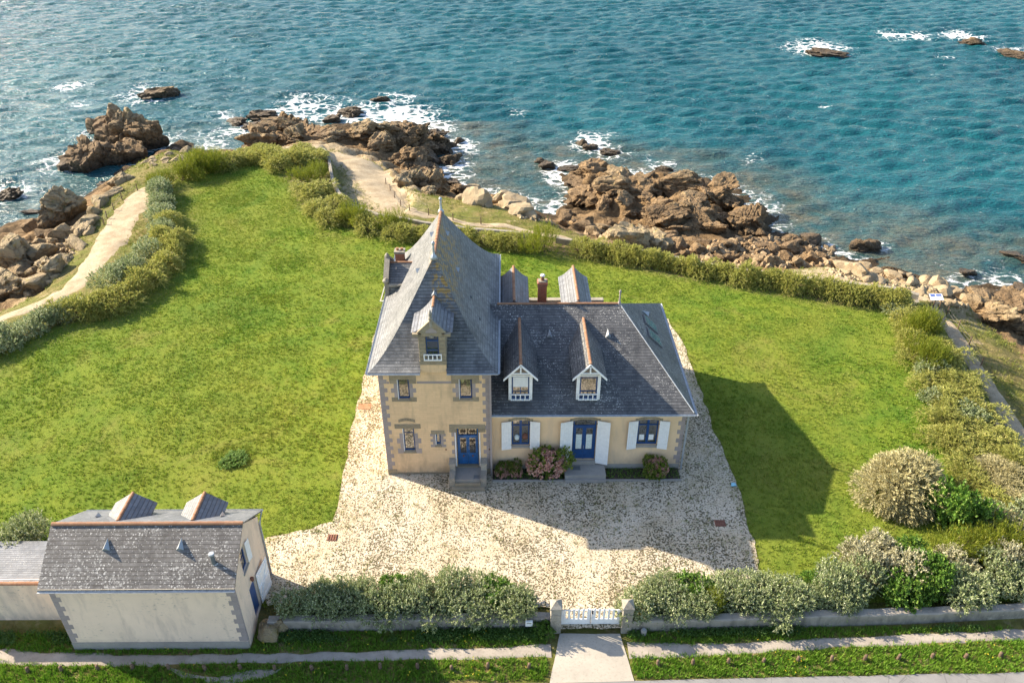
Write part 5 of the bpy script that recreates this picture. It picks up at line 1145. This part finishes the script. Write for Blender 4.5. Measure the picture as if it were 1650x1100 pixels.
for (px, py, s, lab) in [(255, 156, (3.2, 1.6, 1.9), 'small dark skerry beyond the sea stack'), (240, 158, (1.8, 1.4, 1.2), 'dark wave washed rock touching the small skerry'), (385, 200, (2.0, 1.4, 1.2), 'low black rock in the foam left of the headland tip'), (420, 190, (2.6, 1.6, 1.5), 'double humped black rock off the headland tip'), (405, 205, (1.8, 1.3, .9), 'flat black rock between two foam patches off the headland'), (570, 184, (2.2, 1.5, 1.5), 'dark rock alone in the white surf off the headland'), (617, 162, (1.8, 1.2, .8), 'small dark rock breaking the outermost surf line'), (538, 196, (1.6, 1.2, 1.1), 'dark rock awash behind the tan headland rocks'), (460, 200, (2.2, 1.6, 2.0), 'dark rounded rock crowning the tan headland rocks'),
                         (1330, 88, (4.6, 2.2, 1.3), 'solitary brown skerry far out with foam behind it'), (1568, 70, (4.0, 2.2, 1.2), 'brown skerry near a second foam streak far out'), (1642, 92, (4.4, 2.4, 1.1), 'broad low brown skerry at the far right of the bay'), (1622, 84, (2.0, 1.3, .8), 'thin low ledge leading to the broad skerry'), (938, 232, (1.3, 1.0, .8), 'small rock at the edge of the foam ring off the outcrop'), (955, 240, (1.2, .9, .6), 'low rock inside the foam ring off the outcrop'), (980, 246, (1.5, 1.0, .7), 'brown rock awash on the shoreward side of the foam ring'), (1068, 272, (1.4, .9, .45), 'nearly drowned rock beyond the outcrop'), (870, 262, (1.2, .9, .7), 'small rock in foam before the outcrop point'), (885, 268, (1.3, 1.0, .8), 'dark knob in foam before the outcrop point'), (1402, 402, (1.8, 1.2, 1.1), 'round brown rock in the shallows off the boulder beach'), (1385, 399, (1.1, .9, .7), 'small brown rock touching the round rock in the shallows'), (740, 228, (1.2, .9, .7), 'small rock at the outer end of the headland surf'), (725, 262, (1.8, 1.4, 1.4), 'dark rock in the surf off the cove'), (712, 245, (1.8, 1.3, 1.2), 'black rock between surf and cove'), (735, 300, (1.2, 1.0, .9), 'rock at the mouth of the cove'), (18, 317, (2.0, 1.4, 1.1), 'dark low rock in the water off the left cove'), (170, 298, (1.2, .9, .6), 'flat square rock in the water under the left cliff'), (55, 342, (2.0, .8, .35), 'long thin ledge awash off the left cove'), (1560, 440, (1.3, .8, .5), 'ochre rock awash in the right shallows'), (1640, 415, (1.6, 1.0, .5), 'reddish rock awash in the far right shallows')]:
    single(px, py, s, lab, lift=.08, z=SEA, rot=(random.uniform(-.15, .15), random.uniform(-.15, .15), random.uniform(-.5, .5)))
single(1020, 392, (2.7, 1.8, 1.8), 'big pale angular rock at the cliff foot above the boulder beach', lift=.2, k=6, rot=(.1, .15, .4)); single(1045, 400, (2.2, 1.6, 1.7), 'grey lichen rock leaning on the big pale rock', lift=.2, k=5); single(740, 312, (1.7, 1.4, 1.5), 'yellow lichened rock knob at the end of the cove', lift=.2, k=4); single(690, 300, (3.0, 2.2, 1.8), 'broad brown slab on the cove beach', lift=.15, k=1)
o = rock(Vector((-12.0, 25.75, -.1)), (.75, .5, .55), 'mid', 'pale rough stone lump at the outbuilding corner'); rock(Vector((-11.4, 26.1, .0)), (.6, .45, .5), 'mid', 'mossy stone lump where the garden wall begins')
# cobbles: small stones past counting
CV, CT = rock_shape(300, 1, 10, .06, cracks=0); cn = 0; Vs = []; Ts = []
for poly, n, s0, s1 in (([(60, 375), (115, 372), (128, 395), (110, 425), (85, 455), (40, 480), (20, 470), (60, 420)], 420, .16, .42), ([(1080, 400), (1180, 385), (1270, 380), (1345, 400), (1345, 425), (1280, 432), (1190, 432), (1110, 415)], 620, .18, .5), ([(905, 350), (1040, 380), (1040, 398), (940, 378)], 220, .2, .5), ([(1330, 432), (1420, 440), (1530, 475), (1570, 495), (1540, 496), (1440, 465), (1350, 446)], 420, .12, .34), ([(800, 325), (880, 352), (900, 365), (840, 352)], 130, .15, .4), ([(1600, 480), (1650, 500), (1650, 540)], 60, .2, .5)):
    xs, ys = [p[0] for p in poly], [p[1] for p in poly]; k = 0
    while k < n:
        x, y = random.uniform(min(xs), max(xs)), random.uniform(min(ys), max(ys))
        if not inside_px(poly, x, y): continue
        k += 1; p = on_ground(x, y); s = s0+(s1-s0)*random.random()**2
        a = random.random()*6.28; c_, s_ = math.cos(a), math.sin(a); W = CV*np.array([s*random.uniform(.8, 1.4), s*random.uniform(.7, 1.1), s*random.uniform(.55, .9)])
        W = np.column_stack([W[:, 0]*c_-W[:, 1]*s_+p.x, W[:, 0]*s_+W[:, 1]*c_+p.y, W[:, 2]+p.z+s*.2]); Vs.append(W); Ts.append(CT+cn); cn += len(W)
o = obj_np('cobbles', np.vstack(Vs), np.vstack(Ts), 'cobbles'); tag(o, 'small brown cobbles scattered along the shore', 'cobbles', kind='stuff')

# ------------------------------------------------------------------ shrubs
KIND = {  # sprays, leaves per spray, spray length, leaf length, leaf width, upward bias, droop
    'silver': (430, 15, .40, .095, .050, .9, .05), 'olive': (430, 15, .52, .15, .034, .55, .16), 'broom': (520, 11, .62, .20, .020, 1.5, -.02), 'green': (420, 12, .32, .11, .075, .7, .03),
    'straw': (1250, 12, .34, .10, .026, .35, .10), 'cream': (430, 13, .36, .10, .060, .8, .03), 'hydrangea': (380, 9, .26, .12, .085, .7, .02)}
def unit(a): return a/(np.linalg.norm(a, axis=-1, keepdims=True)+1e-9)
def leaves(P, A, l, w, r):
    side = unit(np.cross(A, r.normal(size=A.shape))); l = np.broadcast_to(l, (len(P),))[:, None]; w = np.broadcast_to(w, (len(P),))[:, None]
    V = np.stack([P, P+A*l*.45+side*w*.5, P+A*l, P+A*l*.45-side*w*.5], 1).reshape(-1, 3); return V, np.arange(len(V)).reshape(-1, 4)
def shrub_meshes(kind, seed):
    S, n, sl, ll, lw, up, droop = KIND[kind]; r = np.random.default_rng(seed)
    nl = 9; C = np.column_stack([r.normal(0, .42, nl), r.normal(0, .42, nl), r.uniform(.35, .78, nl)]); Rd = r.uniform(.34, .58, nl)
    C[0] = (0, 0, .5); Rd[0] = .7
    if kind == 'straw': C = C*np.array([.45, .45, .3])+np.array([0, 0, .25]); Rd = Rd*.55+.45
    d = unit(r.normal(size=(S*4, 3))); k = r.integers(0, nl, S*4); B = C[k]+d*Rd[k][:, None]*r.choice([1, .97, .78], S*4, p=[.5, .3, .2])[:, None]
    inside = (np.linalg.norm(B[:, None]-C[None], axis=2) < Rd[None]*.80).sum(1) > 0
    ok = (~inside | (r.random(S*4) < .15)) & (B[:, 2] > .06); B = B[ok][:S]; d = d[ok][:S]
    dirs = unit(d+np.array([0, 0, up])+r.normal(0, .38, B.shape)); L = sl*r.uniform(.55, 1.3, len(B))
    tt = (np.arange(n)+.5)/n; tt = tt[None]+r.uniform(-.5, .5, (len(B), n))/n
    P = B[:, None]+dirs[:, None]*(L[:, None]*(tt-.35))[..., None]; P[..., 2] -= droop*(tt**2)*1.6; P[..., 2] = np.maximum(P[..., 2], .02)
    A = unit(dirs[:, None]*(1.0 if kind != 'green' else .5)+r.normal(0, .55 if kind not in ('broom', 'olive', 'straw') else .3, P.shape)); A[..., 2] -= droop*tt*2; A = unit(A)
    V, T = leaves(P.reshape(-1, 3), A.reshape(-1, 3), ll*r.uniform(.7, 1.3, P.size//3), lw*r.uniform(.7, 1.3, P.size//3), r)
    fol = mesh_np(kind+'_foliage', V, T, 'leaf_'+kind)
    m = MB()
    for q in range(9):
        e = C[q % nl]+unit(r.normal(size=3))*.25; m.tube([(r.normal(0, .08), r.normal(0, .08), -.25), tuple(e*np.array([.5, .5, .5])), tuple(e)], .035, 5, .012)
    return fol, m.mesh('stem', 'stem')
def head_mesh(kind, seed, n, rad, mat, npet=26):
    """flower heads standing at the shrub's surface: each a ball of petals"""
    r = np.random.default_rng(seed); d = unit(r.normal(size=(n*3, 3))); d = d[d[:, 2] > -.12][:n]; c = d*np.array([.82, .82, .74])*r.uniform(.86, 1.08, (len(d), 1))+np.array([0, 0, .34]); c[:, 2] = np.maximum(c[:, 2], .1)
    q = unit(r.normal(size=(len(d), npet, 3))); P = c[:, None]+q*rad*.75*r.uniform(.7, 1.25, (len(d), 1, 1)); A = unit(np.cross(q, r.normal(size=q.shape))+q*.35)
    V, T = leaves(P.reshape(-1, 3), A.reshape(-1, 3), rad*.95, rad*.8, r); return mesh_np('flower_heads', V, T, mat)
SHR = {}
for i, kd in enumerate(KIND):
    for v in range(3 if kd not in ('straw', 'cream', 'hydrangea') else 2): SHR[kd, v] = shrub_meshes(kd, 500+i*10+v)
HYD = [head_mesh('h', 700+i, 190, .085, 'petal') for i in range(2)]; CRM = head_mesh('c', 720, 110, .08, 'leaf_cream', 22); YEL = None
NAME = {'silver': 'silver_shrub', 'olive': 'olive_shrub', 'broom': 'broom_bush', 'green': 'green_shrub', 'straw': 'straw_bush', 'cream': 'flowering_shrub', 'hydrangea': 'hydrangea'}
def shrub(x, y, z, kind, s, h, label, group=None, heads=None, v=None, wy=None):
    nv = 3 if (kind, 2) in SHR else 2; fo, st = SHR[kind, random.randrange(nv) if v is None else v]
    e = bpy.data.objects.new(NAME[kind], None); COL.objects.link(e); e.location = (x, y, z); e.rotation_euler = (0, 0, random.uniform(0, 6.28)); e.scale = (s*random.uniform(.92, 1.1), (wy or s)*random.uniform(.92, 1.1), h*random.uniform(.9, 1.12)); e.empty_display_size = .3
    tag(e, label, 'shrub', group)
    for nm, me in (('foliage', fo), ('stem', st))+((('flower_heads', heads),) if heads else ()):
        o = bpy.data.objects.new(nm, me); COL.objects.link(o); o.parent = e
    return e
def row(pts, spacing, kinds, s, h, label, group, jitter=.25, z=-.02):
    """shrubs along a line; kinds is cycled"""
    P = [Vector((p[0], p[1], 0)) for p in pts]; acc = 0; i = 0
    for a, b in zip(P[:-1], P[1:]):
        L = (b-a).length; t = acc
        while t < L:
            q = a.lerp(b, t/L); kd = kinds[i % len(kinds)]; i += 1
            lab = label(q) if callable(label) else label[kd] if isinstance(label, dict) else label; g = group(q) if callable(group) else group
            shrub(q.x+random.uniform(-jitter, jitter), q.y+random.uniform(-jitter, jitter), z, kd, s*random.uniform(.9, 1.12), h*random.uniform(.85, 1.12), lab, g); t += spacing
        acc = t-L
lw2 = lambda px: [(p.x, p.y) for p in GL(px)]
# left hedge, from the silver mass at the bottom to the tip
row(lw2([(-30, 570), (0, 556), (40, 540), (85, 520), (112, 506)]), 1.15, ['silver'], 1.25, 1.15, 'dense silver grey shrub in the lower stretch of the left lawn hedge', 'silver shrubs of the left hedge')
row(lw2([(128, 512), (160, 504), (195, 494), (222, 478)]), 1.25, ['olive'], 1.3, 1.3, 'golden olive shrub between two silver clumps of the left lawn hedge', 'golden shrubs of the left hedge', .4)
row(lw2([(185, 462), (215, 450), (240, 438)]), 1.3, ['silver'], 1.3, 1.45, 'silver shrub in the middle clump of the left lawn hedge', 'middle silver clump')
row(lw2([(238, 462), (258, 438), (278, 412), (288, 388)]), 1.6, ['olive', 'olive', 'olive'], 1.25, 1.35, 'yellowish shrub bulging onto the lawn from the left hedge', 'yellowish shrubs of the left hedge', .4)
row(lw2([(255, 412), (262, 385), (268, 362)]), 2.0, ['silver', 'olive'], 1.25, 1.4, {'silver': 'grey shrub behind the bulging yellowish shrubs of the left hedge', 'olive': 'olive shrub behind the bulging yellowish shrubs of the left hedge'}, 'rear row of the left hedge', .4)
row(lw2([(262, 350), (262, 330), (258, 312)]), 2.2, ['silver'], 1.35, 1.5, 'small silver shrub where the left path meets the bare point', 'silver shrubs near the point')
row(lw2([(262, 300), (280, 296), (298, 288)]), 2.3, ['broom'], 1.3, 1.25, 'dark green broom bush near the bare point', 'broom near the point'); row(lw2([(308, 284), (325, 278), (342, 272)]), 2.2, ['broom'], 1.6, 1.7, 'tall feathery green broom at the far corner of the lawn', 'broom at the far lawn corner')
row(lw2([(350, 270), (385, 266), (420, 262), (448, 262)]), 1.9, ['olive'], 1.5, 1.3, 'olive shrub of the low hedge closing the tip of the lawn', 'hedge at the lawn tip', .5); row(lw2([(400, 257), (440, 252), (480, 250), (512, 254)]), 2.0, ['olive'], 1.6, 1.1, 'low spreading olive shrub between the lawn tip and the terrace wall', 'spreading shrubs above the terrace wall', .6); row(lw2([(450, 274), (480, 266), (515, 262)]), 2.1, ['olive'], 1.6, 1.25, 'broad olive shrub filling the corner above the terrace wall', 'corner shrubs', .5)
row(lw2([(492, 295), (510, 288), (525, 282)]), 1.9, ['broom'], 1.3, 1.0, 'low green broom spilling over the terrace wall', 'broom on the terrace wall')
row(lw2([(490, 318), (515, 312), (530, 310)]), 1.7, ['olive'], 1.4, 1.1, 'mounded olive shrub inside the bend of the terrace wall', 'mounded shrubs', .4); row(lw2([(512, 340), (535, 338), (555, 340)]), 1.7, ['olive'], 1.4, 1.1, 'mounded olive shrub at the foot of the terrace wall', 'mounded shrubs at the wall foot', .4); row(lw2([(530, 358), (556, 360)]), 1.7, ['olive'], 1.3, 1.1, 'olive shrub reaching out onto the lawn below the terrace wall', 'shrubs reaching onto the lawn')
row(lw2([(575, 364), (580, 360)]), 1.2, ['broom'], 1.15, 1.7, 'upright green broom at the start of the hedge behind the tower', 'upright broom behind the tower'); row(lw2([(598, 370), (612, 372)]), 1.4, ['olive'], 1.25, 1.2, 'olive shrub between two brooms behind the tower', 'olive pair behind the tower'); row(lw2([(622, 372), (634, 370)]), 1.6, ['broom'], 1.1, 1.6, 'second green broom in the hedge behind the tower', 'second broom behind the tower')
row(lw2([(640, 383), (680, 386), (720, 388), (770, 394), (810, 398), (850, 400)]), 1.45, ['olive'], 1.15, 1.25, 'olive shrub of the clipped hedge right behind the tower roof', 'hedge behind the tower', .2)
shrub(G(876, 404).x, G(876, 404).y, 0, 'broom', 1.25, 1.75, 'single round green broom bush ending the hedge behind the tower')
hs = lambda q: 0 if q.x < 8.5 else 1 if q.x < 14 else 2 if q.x < 24 else 3
row(lw2([(935, 408), (1000, 419), (1100, 437), (1200, 455), (1300, 472), (1400, 487), (1462, 497)]), 1.15, ['olive'], .98, 1.2, lambda q: 'olive shrub of the long clipped hedge '+['beside the single broom bush', 'in the stretch behind the wing roof', 'in the stretch facing the boulder beach', 'in the last stretch before the information sign'][hs(q)], lambda q: 'long clipped hedge '+'abcd'[hs(q)], .18)
# right-hand border between lawn and sunken path
border = lw2([(1448, 505), (1480, 500), (1520, 560), (1560, 625), (1600, 690), (1640, 755), (1660, 800), (1600, 850), (1575, 810), (1550, 760), (1505, 705), (1488, 640), (1470, 580)])
bs = []; tries = 0
while tries < 4000 and len(bs) < 74:
    tries += 1; x, y = random.uniform(24, 36), random.uniform(30, 58)
    if float(poly_sd(border, np.array([x]), np.array([y]))[0]) < .1 or any(math.hypot(x-a, y-b) < 1.08 for a, b in bs): continue
    bs.append((x, y)); shrub(x, y, -.02, random.choice(['olive']*7+['silver']*2+['straw']), random.uniform(1.0, 1.25), random.uniform(.65, 1.0), ['bushy shrub low in the wide border between straw bush and sunken path', 'bushy shrub halfway along the wide border beside the sunken path', 'bushy shrub around the broom tufts at the top of the wide border'][0 if y < 40 else 1 if y < 48 else 2], ['lower wide border', 'middle wide border', 'upper wide border'][0 if y < 40 else 1 if y < 48 else 2])
for px, py in ((1473, 545), (1490, 540)): c = G(px, py); shrub(c.x, c.y, .1, 'broom', 1.1, 1.35, 'green broom tuft at the top of the wide border', 'upper border broom')
for px, py in ((1480, 590), (1496, 588)): c = G(px, py); shrub(c.x, c.y, .1, 'broom', 1.15, 1.35, 'yellow green broom tuft halfway along the wide border', 'lower border broom')
# big pale bush with its green companion
for (dx, dy, s, h) in ((0, 0, 2.1, 2.1), (-1.0, -.5, 1.6, 1.5), (1.2, .7, 1.6, 1.7), (-.2, -1.3, 1.3, 1.0)):
    shrub(23.6+dx, 35.2+dy, -.05, 'straw', s, h, 'big straw coloured dome bush standing on the lawn', 'domes of the straw bush')
for (dx, dy, s, h) in ((-.2, -.5, 1.4, 1.9), (.5, -1.4, 1.3, 1.3)): shrub(25.6+dx, 34.0+dy, 0, 'green', s, h, 'bright green bush growing out of the straw coloured dome', 'green bushes in the straw dome')
row(lw2([(1620, 850), (1650, 840), (1690, 830)]), 1.5, ['silver'], 1.3, 1.2, 'grey green shrub at the lower end of the wide border', 'lower border grey shrubs'); row(lw2([(1585, 868), (1640, 850)]), 1.6, ['straw'], 1.2, 1.0, 'dry straw shrub at the lower end of the wide border', 'dry lower border shrubs')
row(lw2([(1545, 900), (1575, 893), (1610, 893), (1650, 890)]), 1.35, ['broom'], 1.25, 1.15, 'low feathery broom between the straw bush and the road hedge', 'feathery broom patch')
# hedges along the road wall
row([(-10.6, 27.05), (-7, 27.05), (-3, 27.05), (1.3, 27.0)], .95, ['silver'], 1.0, 1.15, lambda q: 'silver leaved shrub of the front road hedge '+('next to the outbuilding' if q.x < -6.5 else 'midway between outbuilding and gate' if q.x < -2 else 'next to the letterbox'), lambda q: 'front road hedge '+('by the outbuilding' if q.x < -6.5 else 'midway' if q.x < -2 else 'by the letterbox'), .25); row([(-9.6, 27.75), (-5, 27.85), (-.4, 27.7)], 1.3, ['silver', 'silver', 'silver', 'green'], .9, 1.05, {'silver': 'silver shrub in the second row of the road hedge facing the gravel', 'green': 'greener shrub in the second row of the road hedge facing the gravel'}, 'second row of the road hedge', .3)
row([(6.75, 26.95), (12, 27.05), (18.4, 27.2)], 1.0, ['silver'], 1.0, 1.1, lambda q: 'silver leaved shrub of the long road hedge '+('overhanging the gate pillar' if q.x < 9.5 else 'around the small hanging broom' if q.x < 13.5 else 'before the taller silver shrubs'), lambda q: 'long road hedge '+('by the gate pillar' if q.x < 9.5 else 'by the hanging broom' if q.x < 13.5 else 'by the tall shrubs'), .25); row([(7.4, 27.75), (13, 27.9), (17.5, 28.2)], 1.4, ['silver', 'silver', 'green', 'silver'], .9, .9, {'silver': 'silver shrub in the second row of the long road hedge', 'green': 'green shrub in the second row of the long road hedge'}, 'second row right of the gate', .3)
row([(17.6, 28.0), (19.4, 28.2)], 1.1, ['silver'], 1.15, 1.45, 'taller silver shrub where the road hedge swells', 'tall silver shrubs', .2)
for (x, y) in ((19.2, 29.6), (20.4, 29.9), (20.9, 28.9)): shrub(x, y, 0, 'cream', 1.15, 1.3, 'shrub thick with cream flower heads behind the road hedge', 'cream flowering shrubs', CRM)
for (x, y) in ((21.3, 27.7), (22.4, 28.3), (21.9, 29.3), (20.4, 27.3)): shrub(x, y, 0, 'green', 1.15, 1.25, 'leafy green shrub between the cream flowers and the silver hedge end', 'green shrubs in the road hedge')
row([(23.4, 27.6), (25, 27.9), (27.5, 28.1), (30, 28.2)], 1.15, ['silver'], 1.1, 1.15, 'silver shrub at the far end of the road hedge', 'end of the road hedge', .3); row([(24.2, 28.9), (27.8, 29.3)], 1.5, ['cream', 'silver'], 1.1, 1.3, {'cream': 'pale tipped shrub behind the end of the road hedge', 'silver': 'silver shrub behind the end of the road hedge'}, 'back of the hedge end', .2)
shrub(10.6, 26.75, .1, 'broom', .55, .9, 'small yellow green broom hanging over the road wall'); shrub(2.0, 25.55, -.3, 'green', .5, .55, 'small weedy bush at the foot of the gate pillar')
row([(-26.8, 31.2), (-24.6, 31.4)], 1.2, ['silver'], 1.3, 1.5, 'silver shrub behind the lean-to roof', 'shrubs behind the lean-to')
c = G(378, 742); shrub(c.x, c.y, -.04, 'green', 1.0, .28, 'low dark green weed patch on the lawn beside the tower', None, None, None, .8)
# hydrangeas before the wing
shrub(2.5, 36.98, .08, 'hydrangea', 1.28, 1.55, 'large hydrangea laden with faded pink heads beside the wing door', None, HYD[0], 0, .9)
for x in (-.25, .55): shrub(x, 37.05, .08, 'hydrangea', .66, .62, 'low hydrangea between the tower and the first wing window', 'low hydrangeas', HYD[1], 1, .5)
shrub(9.35, 36.98, .08, 'hydrangea', .82, 1.0, 'sparse hydrangea with pale pink heads under the last wing window', None, HYD[1], 0, .65)

# ------------------------------------------------------------------ grasses and weeds past counting
def tufts(X, Y, Z, nb, h0, h1, w, r, spread=.05, lean=.6):
    n = len(X); a = r.uniform(0, 6.283, (n, nb)); q = r.uniform(0, spread, (n, nb)); bx = X[:, None]+np.cos(a)*q; by = Y[:, None]+np.sin(a)*q; bz = np.repeat(Z[:, None], nb, 1)
    h = r.uniform(h0, h1, (n, nb))*(.7+.6*r.random((n, 1))); ang = a+r.normal(0, .8, (n, nb)); tx = bx+np.cos(ang)*h*lean*r.random((n, nb)); ty = by+np.sin(ang)*h*lean*r.random((n, nb))
    px, py = -np.sin(ang)*w*.5, np.cos(ang)*w*.5
    V = np.stack([np.stack([bx-px, by-py, bz-.02], -1), np.stack([bx+px, by+py, bz-.02], -1), np.stack([tx, ty, bz+h], -1)], 2).reshape(-1, 3)
    return V, np.arange(len(V)).reshape(-1, 3)
gr_ = np.random.default_rng(77)
def pick(n, x0, x1, y0, y1, test):
    X = gr_.uniform(x0, x1, n); Y = gr_.uniform(y0, y1, n); k = test(X, Y); return X[k], Y[k]
def on_lawn(X, Y):
    return (poly_sd(lawn_poly, X, Y) > .1) & (poly_sd(gravel_poly, X, Y) < -.02+.9*gr_.random(len(X))**3) & ~((X < -12.6) & (X > -28.6) & (Y < 30.2)) & (Y > 26.6)
X, Y = pick(200000, -44, 33, 26.6, 95, on_lawn); fm_ = fbm(X*.35, Y*.35, o=4, s=41); k = gr_.random(len(X)) < np.clip(.75+fm_*.5, .25, 1)
X, Y = X[k], Y[k]; V, T = tufts(X, Y, np.zeros(len(X)), 6, .05, .15, .045, gr_, .09, .8)
o = obj_np('lawn_grass', V, T, 'lawn_blades'); tag(o, 'short uneven grass of the wide lawn', 'grass', kind='stuff')
# coarser clumps here and there on the lawn
X, Y = pick(2600, -40, 32, 28, 90, on_lawn); sel = fbm(X*.2, Y*.2, o=3, s=52) > .12; X, Y = X[sel], Y[sel]
for px, py, n, rr in ((375, 735, 110, 1.2), (460, 428, 90, 1.6), (398, 415, 80, .9), (380, 500, 60, 1.2), (385, 320, 200, 2.2), (440, 480, 60, 1.0)):
    c = G(px, py); a = gr_.uniform(0, 6.28, n); q = rr*np.sqrt(gr_.random(n)); X = np.append(X, c.x+np.cos(a)*q*1.3); Y = np.append(Y, c.y+np.sin(a)*q)
V, T = tufts(X, Y, np.zeros(len(X)), 12, .06, .17, .04, gr_, .16, 1.0); o = obj_np('lawn_clumps', V, T, 'lawn_blades'); tag(o, 'coarse darker grass clumps dotted over the lawn', 'grass', kind='stuff')
X, Y = pick(11000, -13.5, 14.5, 27, 55, lambda X, Y: (poly_sd(gravel_poly, X, Y) > -.2) & ~((X > TX0-.1) & (X < WX1+.1) & (Y > 36.4)) & ~((X > 2.4) & (X < 6) & (Y < 26.4)))
e_ = poly_sd(gravel_poly, X, Y); k = (gr_.random(len(X)) < np.clip(.22+.7*sstep(.7, 0, e_)+.6*sstep(.1, .55, fbm(X*.5, Y*.5, o=4, s=71)), 0, 1)); X, Y = X[k], Y[k]
V, T = tufts(X, Y, np.full(len(X), .03), 8, .03, .11, .035, gr_, .11, 1.3); o = obj_np('gravel_weeds', V, T, 'wild_blades'); tag(o, 'tufts of weeds sprouting in the gravel yard', 'weeds', kind='stuff')
paths_w = [(left_path, 1.5), (mid_path, 2.2), (far_path, .5), (right_path, .7)]
def on_wild(X, Y):
    k = (grid_sample(dp, X, Y) > -.8) & (grid_sample(dlawn, X, Y) < -.1) & (Y > 34)
    for pl, w in paths_w: k &= line_d([(p.x, p.y) for p in pl], X, Y) > w*(.8+.5*gr_.random(len(X)))
    return k
X, Y = pick(90000, -60, 58, 34, 112, on_wild); k = gr_.random(len(X)) < np.clip(.62+fbm(X*.25, Y*.25, o=4, s=43)*.9, .05, 1); X, Y = X[k], Y[k]
V, T = tufts(X, Y, hT(X, Y), 7, .07, .26, .045, gr_, .14, .9); o = obj_np('cliff_grass', V, T, 'wild_blades'); tag(o, 'dry wind blown grass on the cliff top', 'grass', kind='stuff')
def on_verge(X, Y):
    k = ~((X > 1.95+(25.7-Y)*0) & (X < 6.12) & (Y < 26.5)) & ~((X > BX0-.1) & (X < BX1+.1) & (Y > BYF-.05)) & (Y > 23.12+.012*X) & (Y < 25.98) & ~((X < -21) & (Y > 26.6))
    for pl, w in ((fp_left, .36), (fp_right, .36), (fp_side, .12)): k &= line_d([(p.x, p.y) for p in pl], X, Y) > w*(.6+.6*gr_.random(len(X)))
    return k
X, Y = pick(26000, -32, 34, 22.4, 26.6, on_verge); V, T = tufts(X, Y, np.full(len(X), -.31), 8, .05, .2, .045, gr_, .12, .8); o = obj_np('verge_grass', V, T, 'verge_blades'); tag(o, 'lush green grass of the road verge', 'grass', kind='stuff')
# leafy weeds along the foot of the wall
X, Y = pick(9000, -26, 34, 25.2, 26.0, lambda X, Y: on_verge(X, Y) & (Y > 25.35+.014*np.clip(X, -5, 30))); k = fbm(X*.6, Y*.6, o=3, s=91) > -.25; X, Y = X[k], Y[k]
n_ = len(X); P = np.column_stack([X, Y, np.full(n_, -.3)]); P = np.repeat(P, 7, 0)+gr_.normal(0, .06, (n_*7, 3))*np.array([1, 1, .2])+np.column_stack([np.zeros(n_*7), np.zeros(n_*7), gr_.uniform(.02, .26, n_*7)]); A = unit(gr_.normal(size=P.shape)*np.array([1, 1, .4])+np.array([0, 0, .3]))
V, T = leaves(P, A, gr_.uniform(.05, .11, len(P)), gr_.uniform(.035, .07, len(P)), gr_); o = obj_np('wall_weeds', V, T, 'leaf_wall'); tag(o, 'dark leafy weeds along the foot of the road wall', 'weeds', kind='stuff')
X, Y = pick(700, -26, 34, 23.2, 25.9, on_verge); k = fbm(X*.5, Y*.5, o=3, s=96) > .15; X, Y = X[k], Y[k]; n_ = len(X); P = np.repeat(np.column_stack([X, Y, np.full(n_, -.3)+gr_.uniform(.12, .26, n_)]), 3, 0); A = unit(gr_.normal(size=P.shape)*np.array([1, 1, .2]))
V, T = leaves(P, A, .05, .045, gr_); o = obj_np('verge_flowers', V, T, 'flower_yellow'); tag(o, 'tiny yellow flowers in the road verge', 'flowers', kind='stuff')
# bed weeds
X, Y = pick(900, -.7, 10.6, 36.55, 37.5, lambda X, Y: (X < 3.5) | (X > 6.2)); P = np.repeat(np.column_stack([X, Y, np.full(len(X), .1)]), 4, 0)+np.abs(gr_.normal(0, .06, (len(X)*4, 3))); A = unit(gr_.normal(size=P.shape)+np.array([0, 0, .5]))
V, T = leaves(P, A, .08, .05, gr_); o = obj_np('bed_weeds', V, T, 'leaf_green'); tag(o, 'small green weeds in the flower beds', 'weeds', kind='stuff')
